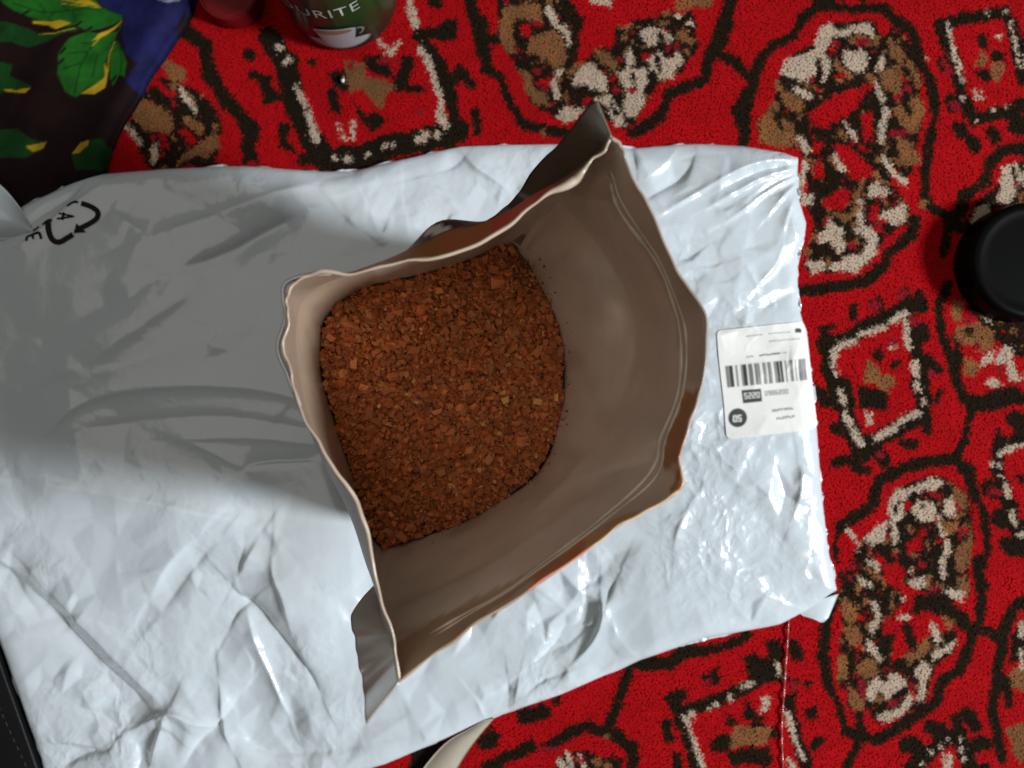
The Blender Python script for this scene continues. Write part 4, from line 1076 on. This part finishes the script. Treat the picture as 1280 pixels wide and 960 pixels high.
def side_seal(name, outer, st, tint, bands):
    """flattened seam fin: two films welded together, standing off the corner of the pouch"""
    O = resample(chaikin(np.array([[*at(x, y, z)] for x, y, z in outer]), 2), 60)
    col = (st*SUB) % NC
    zc = WG[:, col, 2][::-1]
    I = np.stack([np.interp(O[:,2], zc, WG[:, col, k][::-1]) for k in range(3)], -1)
    cen = RINGS[3].mean(0)
    o = I[:, :2] - cen[:2]; o /= np.linalg.norm(o, axis=1)[:, None]
    I[:, :2] += o * 0.0006
    nu = 16
    u = np.linspace(0, 1, nu)[None, :, None]
    G = (1-u)*I[:, None] + u*O[:, None]
    t = np.linspace(0, 1, 60)[:, None]
    G[..., 2] += 0.0010*np.sin(t*17 + 1)*u[..., 0] + 0.0008*np.sin(t*41)*u[..., 0]
    tan = np.gradient(G, axis=1); ver = np.gradient(G, axis=0)
    nrm = np.cross(tan, ver); nrm /= np.linalg.norm(nrm, axis=2)[..., None] + 1e-12
    A = (G + nrm*0.0003).reshape(-1, 3); Bv = (G - nrm*0.0003).reshape(-1, 3)
    n = len(A); F = grid_faces(nu, 60)
    ring = np.concatenate([np.arange(nu), np.arange(1, 60)*nu + nu-1, 59*nu + np.arange(nu-2, -1, -1), np.arange(58, 0, -1)*nu])
    r2 = np.roll(ring, -1)
    me = mesh_np(name, np.vstack([A, Bv]), [F, F[:, ::-1] + n, np.stack([ring, r2, r2 + n, ring + n], -1)])
    c = np.tile(np.array(tint), (n, 1)).reshape(60, nu, 3)
    nz = smooth_noise((60, nu), 5, st)
    c *= (1 + 0.12*nz)[..., None]
    for a, b, cc in bands:
        m_ = (t[:, 0] >= a) & (t[:, 0] < b)
        c[m_] = cc
    c = c.reshape(-1, 3)
    set_col(me, np.vstack([c, c]))
    return link(name, me, SEAL, pouch)
side_seal("side_seal", [(746,127,.215),(733,135,.207),(709,166,.187),(687,192,.168),(666,211,.150),(640,254,.118),(606,277,.090)], 6, (0.30,0.24,0.17), [(0.60,0.64,(0.66,0.62,0.57)),(0.76,0.86,(0.55,0.48,0.45))])
side_seal("side_seal", [(459,903,.215),(455,865,.197),(446,812,.178),(437,775,.158),(441,764,.152),(452,748,.142),(466,733,.132)], 17, (0.74,0.67,0.61), [(0.02,0.12,(0.82,0.80,0.77)),(0.14,0.22,(0.50,0.38,0.33)),(0.52,0.57,(0.85,0.84,0.82))])
# base gusset closing the pouch
def build_base():
    ring = WG[-1]; c = ring.mean(0)
    V = np.vstack([ring, [c]])
    k = np.arange(NC)
    me = mesh_np("base_gusset", V, [np.stack([k, (k+1) % NC, np.full(NC, NC)], -1)])
    set_col(me, np.tile(np.array([0.3,0.26,0.22]), (len(V), 1)))
    link("base_gusset", me, OUTER, pouch)
build_base()

# ================================================================== INSTANT COFFEE
def build_coffee():
    poly = DR[3][:, :2]
    c = poly.mean(0)
    inner = c + (poly - c) * 0.985
    x0, y0 = inner.min(0); x1, y1 = inner.max(0)
    r = np.random.default_rng(31)
    shapes = []
    base = np.array([(x, y, z) for x in (-1, 1) for y in (-1, 1) for z in (-1, 1)], float)
    FQ = np.array([(0,1,3,2),(4,6,7,5),(0,4,5,1),(2,3,7,6),(0,2,6,4),(1,5,7,3)])
    for _ in range(40):
        v = base * r.uniform(0.55, 1.0, (8, 3)) + r.uniform(-0.28, 0.28, (8, 3))
        shapes.append(v)
    shapes = np.array(shapes)
    Vs, Cs = [], []
    for layer in range(4):
        st = 0.00195
        gx, gy = np.meshgrid(np.arange(x0, x1, st), np.arange(y0, y1, st))
        gx = gx.ravel() + r.uniform(-.5, .5, gx.size)*st; gy = gy.ravel() + r.uniform(-.5, .5, gy.size)*st
        ok = in_poly(gx, gy, inner)
        gx, gy = gx[ok], gy[ok]; n = gx.size
        size = 0.00098 * np.exp(r.normal(0, 0.36, n))
        size = np.clip(size, 0.0006, 0.0021)
        if layer == 3:
            keep = r.uniform(size=n) < 0.35; gx, gy, size = gx[keep], gy[keep], size[keep]; n = gx.size; size = size*1.2
        ax = np.stack([size*r.uniform(1.0, 1.5, n), size*r.uniform(.75, 1.1, n), size*r.uniform(.5, .85, n)], -1)
        v = shapes[r.integers(0, 40, n)] * ax[:, None, :]
        # random tumbling
        e = r.normal(0, 1, (n, 3, 3)); e[:, :, 2] *= 1.0; e[:, 0, :2] *= 1.6; e[:, 1, :2] *= 1.6; e[:, 0, 2] *= 0.55; e[:, 1, 2] *= 0.55
        q, _ = np.linalg.qr(e.transpose(0, 2, 1))
        v = np.einsum('nij,nvj->nvi', q[:, :, [1, 2, 0]] if False else q, v)
        rel = np.hypot(gx - c[0], gy - c[1]) / 0.075
        z = COFZ - 0.0030 + layer*0.00085 + r.uniform(-.0006, .0006, n) + 0.0022*np.sin(gx*55 + 1.0)*np.cos(gy*48) - 0.002*rel**2
        if layer == 3:          # some lie banked against the film
            z = z + np.clip(rel - 0.72, 0, 1) * r.uniform(0, 0.012, n)
        v += np.stack([gx, gy, z], -1)[:, None, :]
        hue = r.normal(0, 1, n)
        col = np.array([0.44, 0.128, 0.037]) * np.exp(0.22*r.normal(0, 1, n))[:, None]
        col[:, 1] *= np.exp(0.10*hue); col[:, 2] *= np.exp(0.18*hue)
        pale = r.uniform(size=n) < 0.02
        col[pale] = np.array([0.66, 0.34, 0.10]) * r.uniform(0.8, 1.2, (pale.sum(), 1))
        Vs.append(v.reshape(-1, 3)); Cs.append(np.repeat(col, 8, 0))
    nc_ = 70                                        # crumbs clinging to the lining just above the coffee
    rows = 54 - (r.beta(1.0, 6.0, nc_) * 18).astype(int); cols = r.integers(int(6.6*SUB), int(16.6*SUB), nc_)
    w = WG[rows, cols].copy(); inw = c - w[:, :2]; inw /= np.linalg.norm(inw, axis=1)[:, None]
    w[:, :2] += inw * 0.0004
    sz = np.clip(0.00034*np.exp(r.normal(0, 0.45, nc_)), 0.00018, 0.0009)
    q, _ = np.linalg.qr(r.normal(0, 1, (nc_, 3, 3)))
    v = np.einsum('nij,nvj->nvi', q, shapes[r.integers(0, 40, nc_)] * sz[:, None, None]) + w[:, None, :]
    Vs.append(v.reshape(-1, 3)); Cs.append(np.repeat(np.array([[0.30, 0.10, 0.035]]) * r.uniform(.7, 1.3, (nc_, 1)), 8, 0))
    V = np.vstack(Vs); C = np.vstack(Cs)
    n = len(V) // 8
    F = ((np.arange(n)*8)[:, None, None] + FQ[None]).reshape(-1, 4)
    # bed of coffee beneath
    k0 = len(V); ringp = np.column_stack([c + (poly - c)*0.99, np.full(len(poly), COFZ - 0.0045)])
    V = np.vstack([V, ringp, [[c[0], c[1], COFZ - 0.0035]]])
    k = np.arange(len(poly)); fan = np.stack([k0 + k, k0 + (k+1) % len(poly), np.full(len(poly), k0 + len(poly))], -1)
    C = np.vstack([C, np.tile(np.array([0.13,0.04,0.013]), (len(poly)+1, 1))])
    me = mesh_np("instant_coffee", V, [F, fan], False)
    set_col(me, np.clip(C, 0, .8))
    o = link("instant_coffee", me, mat("freeze_dried_coffee", attr="Col", rough=0.62, spec=0.35))
    tag(o, "reddish brown instant coffee granules filling the bottom of the pouch", "coffee granules", kind="stuff")
build_coffee()

# ================================================================== FLOWERED CLOTH (top left)
def build_cloth():
    KS = 2.0
    r = Raster(int(420*KS), int(420*KS), 0, KS, -140, -140)
    r.region(0, 0, 4)
    r.P(1, (470,-300),(1000,-300),(970,0),(900,120),(840,240),(800,330),(740,400),(690,470),(650,420),(720,340),(660,300),(640,200),(660,120),(600,90),(540,60))
    G1, G2, Yl, Wh, Rd = 2, 3, 4, 5, 6
    r.P(G1, (40,20),(120,0),(300,-60),(480,-20),(540,70),(640,110),(650,130),(600,150),(480,190),(420,160),(340,180),(300,150),(200,120),(120,90),(60,50))
    r.P(G2, (0,130),(100,150),(200,180),(230,200),(330,200),(400,170),(440,180),(360,210),(300,240),(180,265),(100,240),(-60,240),(-80,140))
    r.P(G1, (650,130),(630,180),(540,200),(480,190),(400,230),(340,300),(330,400),(360,480),(400,502),(470,460),(520,430),(560,380),(550,340),(600,220))
    r.P(G1, (600,210),(640,280),(668,340),(650,405),(620,390),(580,445),(568,400),(580,300)); r.P(G2, (-80,310),(0,320),(50,340),(105,350),(80,400),(190,450),(180,470),(100,460),(0,490),(-80,500))
    r.P(G2, (-80,650),(0,660),(120,660),(180,710),(250,720),(230,760),(150,800),(0,800),(-80,760)); r.P(G2, (370,780),(440,720),(520,700),(560,780),(500,850),(380,850)); r.P(Rd, (520,830),(560,800),(600,830),(560,870)); r.P(Rd, (-60,690),(10,680),(20,710),(-40,730))
    # serrations and veins
    for a in ((300,165),(160,105),(420,165),(470,188),(350,300),(336,350),(440,475),(590,240),(575,420)): r.L(0, 3, a, (a[0]+25, a[1]-22))
    for ln in ([(640,140),(520,230),(430,360),(400,480)], [(540,75),(400,80),(250,90),(110,50)], [(620,240),(640,320),(630,380)], [(430,190),(250,215),(60,200)]): r.L(G2, 2.0, *ln)
    for ln in ([(500,250),(450,250)], [(470,290),(390,300)], [(440,340),(360,370)], [(520,300),(480,400)], [(380,85),(330,40)], [(260,90),(230,40)], [(400,85),(420,140)], [(300,90),(280,130)]): r.L(G2, 1.6, *ln)
    r.P(Yl, (205,135),(300,140),(340,130),(400,150),(330,185),(285,160),(210,152)); r.P(Yl, (180,8),(330,2),(420,35),(470,25),(538,68),(430,52),(340,22)); r.P(Yl, (425,485),(500,430),(540,400),(550,335),(562,370),(540,450),(490,482)); r.P(Yl, (500,235),(530,192),(640,150),(600,175),(540,212)); r.P(Yl, (40,458),(110,468),(192,458),(160,482),(60,474)); r.P(Yl, (155,745),(250,718),(232,752),(190,772)); r.P(Yl, (372,775),(420,725),(465,710),(460,740),(410,775))
    for ln in ([(640,140),(540,205),(500,260)], [(540,72),(430,60),(330,40)], [(240,208),(330,205),(420,178)], [(560,380),(575,300),(600,230)]): r.L(Yl, 1.1, *ln)
    r.L(Wh, 1.6, (770,12),(860,42),(940,8)); r.L(Wh, 2.4, (800,22),(870,45),(915,28)); r.L(Wh, 1.0, (830,10),(870,0),(910,-8)); r.L(Wh, 1.0, (560,-60),(640,-20))
    pal = np.array([(0.008,0.002,0.0022),(0.007,0.008,0.055),(0.008,0.078,0.006),(0.0035,0.034,0.005),(0.32,0.21,0.009),(0.22,0.22,0.30),(0.05,0.003,0.004)])
    edge = [(262,-140),(250,-60),(241,0),(230,28),(212,52),(198,74),(182,95),(170,122),(156,142),(140,170),(128,205),(124,250),(150,300)]
    E = resample(chaikin(edge, 2), 240)
    nu = 230
    u = np.linspace(0, 1, nu)[None, :, None]
    Lx = np.column_stack([np.full(240, -140.0), np.linspace(-140, 300, 240)])
    Q = (1-u)*Lx[:, None] + u*E[:, None]
    X, Y = Q[..., 0], Q[..., 1]
    d = E[:, None, 0] - X
    z = 0.010*np.sqrt(1 - (1 - np.clip(d/22, 0, 1))**2) + 0.001
    z += 0.006*g(X, Y, 190, 30, 26, 60, 0.3) + 0.005*g(X, Y, 60, 60, 70, 40) - 0.003*g(X, Y, 150, 110, 22, 90, 0.5) + 0.0012*np.sin(X*0.06 + Y*0.035) + 0.0007*np.sin(Y*0.11 - X*0.05)
    lowr = np.clip((Y - 195)/40, 0, 1)
    z = z*(1-lowr) + 0.0015*lowr          # slips under the mailing bag
    k = (CAM_H - 0.006)/FPX
    top = np.stack([(X-640)*k, (480-Y)*k, z], -1)
    top[:, -1, 2] = 0.0
    low = top.copy(); low[..., 2] = -0.001
    n = nu*240
    F = grid_faces(nu, 240)[:, ::-1]
    ring = np.concatenate([np.arange(nu), np.arange(1, 240)*nu + nu-1, 239*nu + np.arange(nu-2, -1, -1), np.arange(238, 0, -1)*nu]); r2 = np.roll(ring, -1)
    me = mesh_np("flowered_cloth", np.vstack([top.reshape(-1, 3), low.reshape(-1, 3)]), [F, F[:, ::-1] + n, np.stack([ring, ring + n, r2 + n, r2], -1)])
    rgb = pal[r.a]; rgb = np.stack([blur(rgb[..., q], 2) for q in range(3)], -1)
    ix = np.clip(((X+140)*KS).astype(int), 0, r.w-1); iy = np.clip(((Y+140)*KS).astype(int), 0, r.h-1)
    shade = 1 + 0.30*smooth_noise(X.shape, 9, 51) + 0.15*smooth_noise(X.shape, 3, 52)
    cc = (rgb[iy, ix]*shade[..., None]).reshape(-1, 3)
    set_col(me, np.vstack([cc, cc]))
    o = link("flowered_cloth", me, mat("printed_satin", attr="Col", rough=0.75, spec=0.12, bump=(900, 0.12, 0.0006, 2)))
    tag(o, "dark maroon cloth printed with green leaves and a blue flower", "cloth")
build_cloth()

# ================================================================== LATHE HELPER, JAR, LIDS
def lathe(profile, seg=96):
    p = np.array(profile, float); n = len(p)
    th = np.linspace(0, 2*math.pi, seg, endpoint=False)
    V = np.stack([p[:, None, 0]*np.cos(th), p[:, None, 0]*np.sin(th), np.broadcast_to(p[:, None, 1], (n, seg))], -1).reshape(-1, 3)
    return V, grid_faces(seg, n, True)

def build_jar():
    R = 0.0335
    front = at(428, 63, 0.004)
    cx, cy = float(front[0]), float(front[1]) + R
    jar = empty("coffee_jar", (cx, cy, 0.0))
    tag(jar, "dark green coffee jar with a white cup on its label", "jar")
    off = np.array([cx, cy, 0])
    glass = mat("brown_jar_glass", (0.035, 0.012, 0.006), 0.12, spec=0.6, coat=0.4)
    V, F = lathe([(0.0001,0.001),(R*0.80,0.0008),(R*0.94,0.0012),(R*0.99,0.004),(R,0.008),(R,0.105),(R*0.97,0.113),(R*0.84,0.120),(R*0.80,0.124)])
    link("glass_body", mesh_np("glass_body", V + off, [F]), glass, jar)
    V, F = lathe([(R*0.86,0.121),(R*0.88,0.122),(R*0.88,0.138),(R*0.85,0.140),(0.0001,0.140)])
    link("lid", mesh_np("lid", V + off, [F]), mat("jar_lid_plastic", (0.01,0.01,0.01), 0.3), jar)
    # wrap label: green in front, shade painted in as a fade to black round the left
    nz_, na = 40, 140
    a = np.linspace(math.radians(-205), math.radians(25), na); z = np.linspace(0.0055, 0.098, nz_)
    A, Z = np.meshgrid(a, z); Rl = R + 0.0004
    V = np.stack([cx + Rl*np.cos(A), cy + Rl*np.sin(A), Z], -1).reshape(-1, 3)
    me = mesh_np("label", V, [grid_faces(na, nz_)])
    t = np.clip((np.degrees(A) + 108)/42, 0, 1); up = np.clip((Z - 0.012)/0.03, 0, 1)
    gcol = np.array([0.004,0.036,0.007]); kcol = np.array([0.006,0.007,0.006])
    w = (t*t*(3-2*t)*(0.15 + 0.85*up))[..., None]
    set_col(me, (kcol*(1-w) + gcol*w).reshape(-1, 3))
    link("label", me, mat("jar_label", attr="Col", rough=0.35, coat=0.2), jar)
    def wrap(pts, F_, name, m, lift):
        q = np.array(pts, float)            # (arc metres from the front, height)
        ang = -math.pi/2 + q[:, 0]/R
        V = np.stack([cx + (R+lift)*np.cos(ang), cy + (R+lift)*np.sin(ang), q[:, 1]], -1)
        return link(name, mesh_py(name, V, F_), m, jar)
    white = mat("label_white", (0.30,0.285,0.305), 0.4); cream = mat("label_coffee", (0.24,0.11,0.065), 0.4); grey = mat("label_grey", (0.14,0.125,0.145), 0.4)
    def ell(cx_, cz, rx, rz, n=36, a0=0, a1=2*math.pi): return [(cx_ + rx*math.cos(t), cz + rz*math.sin(t)) for t in np.linspace(a0, a1, n)]
    def disc(cx_, cz, rx, rz, name, m, lift, a0=0, a1=2*math.pi):
        p = []; nr = 6
        for k in range(nr+1):
            p += ell(cx_, cz, rx*k/nr, rz*k/nr, 36, a0, a1)
        wrap(p, grid_faces(36, nr+1).tolist(), name, m, lift)
    u0 = 0.0008
    disc(u0, 0.0145, 0.0195, 0.0062, "saucer", grey, 0.0007)
    disc(u0+0.0004, 0.0152, 0.0178, 0.0050, "saucer_top", white, 0.0009)
    # cup: tapered side, dark-edged mouth with coffee
    p = []
    for k, t in enumerate(np.linspace(0, 1, 14)):
        wd = 0.0060 + 0.0062*t**0.6; zz = 0.0125 + 0.0185*t
        p += [(u0 + 0.0005 + wd*s, zz - 0.0012*(1-s*s)*(1)) for s in np.linspace(-1, 1, 16)]
    wrap(p, grid_faces(16, 14).tolist(), "cup", white, 0.0011)
    disc(u0+0.0005, 0.0310, 0.0123, 0.0034, "cup_mouth", white, 0.0013)
    disc(u0+0.0005, 0.0306, 0.0098, 0.0024, "cup_coffee", cream, 0.0015)
    hp = []
    for t in np.linspace(-1.2, 1.3, 18):
        for rr in (0.0032, 0.0046): hp.append((u0 + 0.0118 + rr*math.cos(t)*1.2, 0.0262 + rr*math.sin(t)))
    wrap(hp, grid_faces(2, 18).tolist(), "cup_handle", grey, 0.0010)
    # name on the label
    cu = bpy.data.curves.new("t", 'FONT'); cu.body = "FAVOURITE"; cu.size = 0.0125; cu.align_x = 'RIGHT'; cu.space_character = 1.12
    to = bpy.data.objects.new("t", cu); COL.objects.link(to)
    bpy.context.view_layer.update()
    me = bpy.data.meshes.new_from_object(to.evaluated_get(bpy.context.evaluated_depsgraph_get()))
    q = np.array([tuple(v.co) for v in me.vertices]); fs = [list(p.vertices) for p in me.polygons]
    bpy.data.objects.remove(to)
    q = q[:, :2]; q[:, 0] += 0.0205; q[:, 1] += 0.0475
    wrap(q, fs, "name_lettering", mat("label_lettering", (0.36,0.37,0.33), 0.4), 0.0008)
build_jar()

def build_black_lid():
    c = at(1288, 326, 0.018)
    root = empty("jar_cap", (float(c[0]), float(c[1]), 0.0))
    tag(root, "round black plastic lid lying on the carpet at the right edge", "lid")
    R = 0.0355; seg = 180
    prof = [(R*0.99,-0.001),(R,0.0005),(R,0.0150),(R*0.985,0.0172),(R*0.95,0.0186),(R*0.90,0.0191),(R*0.84,0.0190),(R*0.80,0.0187),(R*0.70,0.0186),(0.0001,0.0187)]
    V, F = lathe(prof, seg)
    V = V.reshape(len(prof), seg, 3)
    k = np.where(np.arange(seg) % 2 == 0, 1.0, 0.988)
    V[1:3, :, :2] *= k[None, :, None]
    link("cap", mesh_np("cap", V.reshape(-1, 3) + np.array([c[0], c[1], 0]), [F]), mat("black_plastic", (0.002,0.002,0.002), 0.35, spec=0.05, bump=(300,0.05,0.0005,2)), root)
build_black_lid()

def build_red_cap():
    c = at(284, -14, 0.014)
    root = empty("red_plastic_cap", (float(c[0]), float(c[1]), 0.0))
    tag(root, "translucent red plastic cap beside the green coffee jar", "cap")
    R = 0.0185
    m = mat("red_translucent_plastic", (0.15,0.006,0.008), 0.25, spec=0.08, trans=0.05)
    prof = [(R*0.96,0.0),(R,0.002),(R,0.010),(R*0.97,0.0128),(R*0.91,0.0140),(R*0.80,0.0136),(0.0001,0.0134)]
    V, F = lathe(prof)
    link("shell", mesh_np("shell", V + np.array([c[0], c[1], 0]), [F]), m, root)
    V, F = lathe([(R*0.93,0.0138),(R*0.965,0.0146),(R,0.0128)])
    link("raised_edge", mesh_np("raised_edge", V + np.array([c[0], c[1], 0]), [F]), m, root)
build_red_cap()

# ------------------------------------------------------------------ small things
def build_black_case():
    """edge of a black case showing past the mailing bag at the lower left corner"""
    outline = [(-170,560),(-70,640),(-22,760),(2,835),(24,895),(48,965),(74,1040),(80,1100),(-170,1100)]
    q = chaikin(outline, 2)
    P0 = np.array([at(x, y, 0.004) for x, y in q])
    c = P0.mean(0)
    prof = [(1.0,-0.001),(1.0,0.0020),(0.992,0.0034),(0.975,0.0040),(0.93,0.0042),(0.0,0.0042)]
    V = []
    for s, z in prof:
        r_ = c + (P0 - c)*s; r_[:, 2] = z; V.append(r_)
    n = len(P0)
    root = empty("black_case", (float(c[0]), float(c[1]), 0.0))
    tag(root, "black leather case with stitched edge at the lower left corner", "case")
    link("body", mesh_np("body", np.vstack(V), [grid_faces(n, len(prof), True)]), mat("black_leather", (0.005,0.005,0.006), 0.45, spec=0.2, bump=(420,0.25,0.0008,4)), root)
    line = [at(x, y, 0.0047) for x, y in resample([(-40,790),(-4,878),(14,918),(36,965),(56,1020)], 46)]
    m = mat("grey_thread", (0.025,0.025,0.025), 0.7)
    for i in range(0, 46, 2):
        if i + 1 < 46:
            V_, F_ = tube(resample(np.array([line[i], line[i+1]]), 4), [0.00012,0.00028,0.00028,0.00012], 5)
            link("stitch", mesh_np("stitch", V_, [F_]), m, root)
build_black_case()

o = curved_patch("paper_strip", [[(606,900),(585,912),(562,924),(545,940),(525,965),(500,1005)], [(618,898),(604,914),(590,932),(578,950),(566,972),(550,1005)]], 50, 12,
    lambda u, v, x, y: 0.0022 + 0.0035*np.sin(np.clip(u, 0, 1)*math.pi*0.9)*np.sin(v*math.pi*0.8+0.3) + 0.0006, mat("beige_paper", (0.36,0.32,0.25), 0.6, var=(80,0.08)), None)
tag(o, "curled beige paper strip sticking out from under the mailing bag", "paper strip")

th = [at(x, y, 0.0006 + 0.0006*math.sin(i*1.3)) for i, (x, y) in enumerate(resample(chaikin([(986,764),(985,790),(982,830),(980,865),(977,900),(977,930),(979,965),(975,1010)], 2), 60))]
V_, F_ = tube(th, 0.00062, 8)
o = link("plastic_thread", mesh_np("plastic_thread", V_, [F_]), mat("clear_red_thread", (0.42,0.06,0.055), 0.25, spec=0.5, trans=0.3))
tag(o, "thin shiny red thread running down the carpet from the mailing bag", "thread")

def build_foil_scrap():
    c = at(429, 100, 0.001)
    r = np.random.default_rng(5)
    V, F = [], []
    n = 7
    for k, (rad, z) in enumerate(((0.0014, 0.0), (0.0022, 0.0012), (0.0016, 0.0022))):
        for i in range(n):
            a = i*6.283/n + k*0.3
            V.append((c[0] + rad*math.cos(a)*r.uniform(.7,1.1)*0.7, c[1] + rad*math.sin(a)*r.uniform(.8,1.2)*1.2, z + r.uniform(-.0003,.0003)))
    V.append((c[0]+0.0004, c[1], 0.0025))
    F = grid_faces(n, 3, True).tolist() + [[2*n+i, 2*n+(i+1) % n, 3*n] for i in range(n)]
    o = link("foil_scrap", mesh_py("foil_scrap", V, F, False), mat("bright_foil", (0.9,0.88,0.85), 0.33, metal=1.0))
    tag(o, "tiny bright foil scrap on the carpet in front of the jar", "foil scrap")
build_foil_scrap()
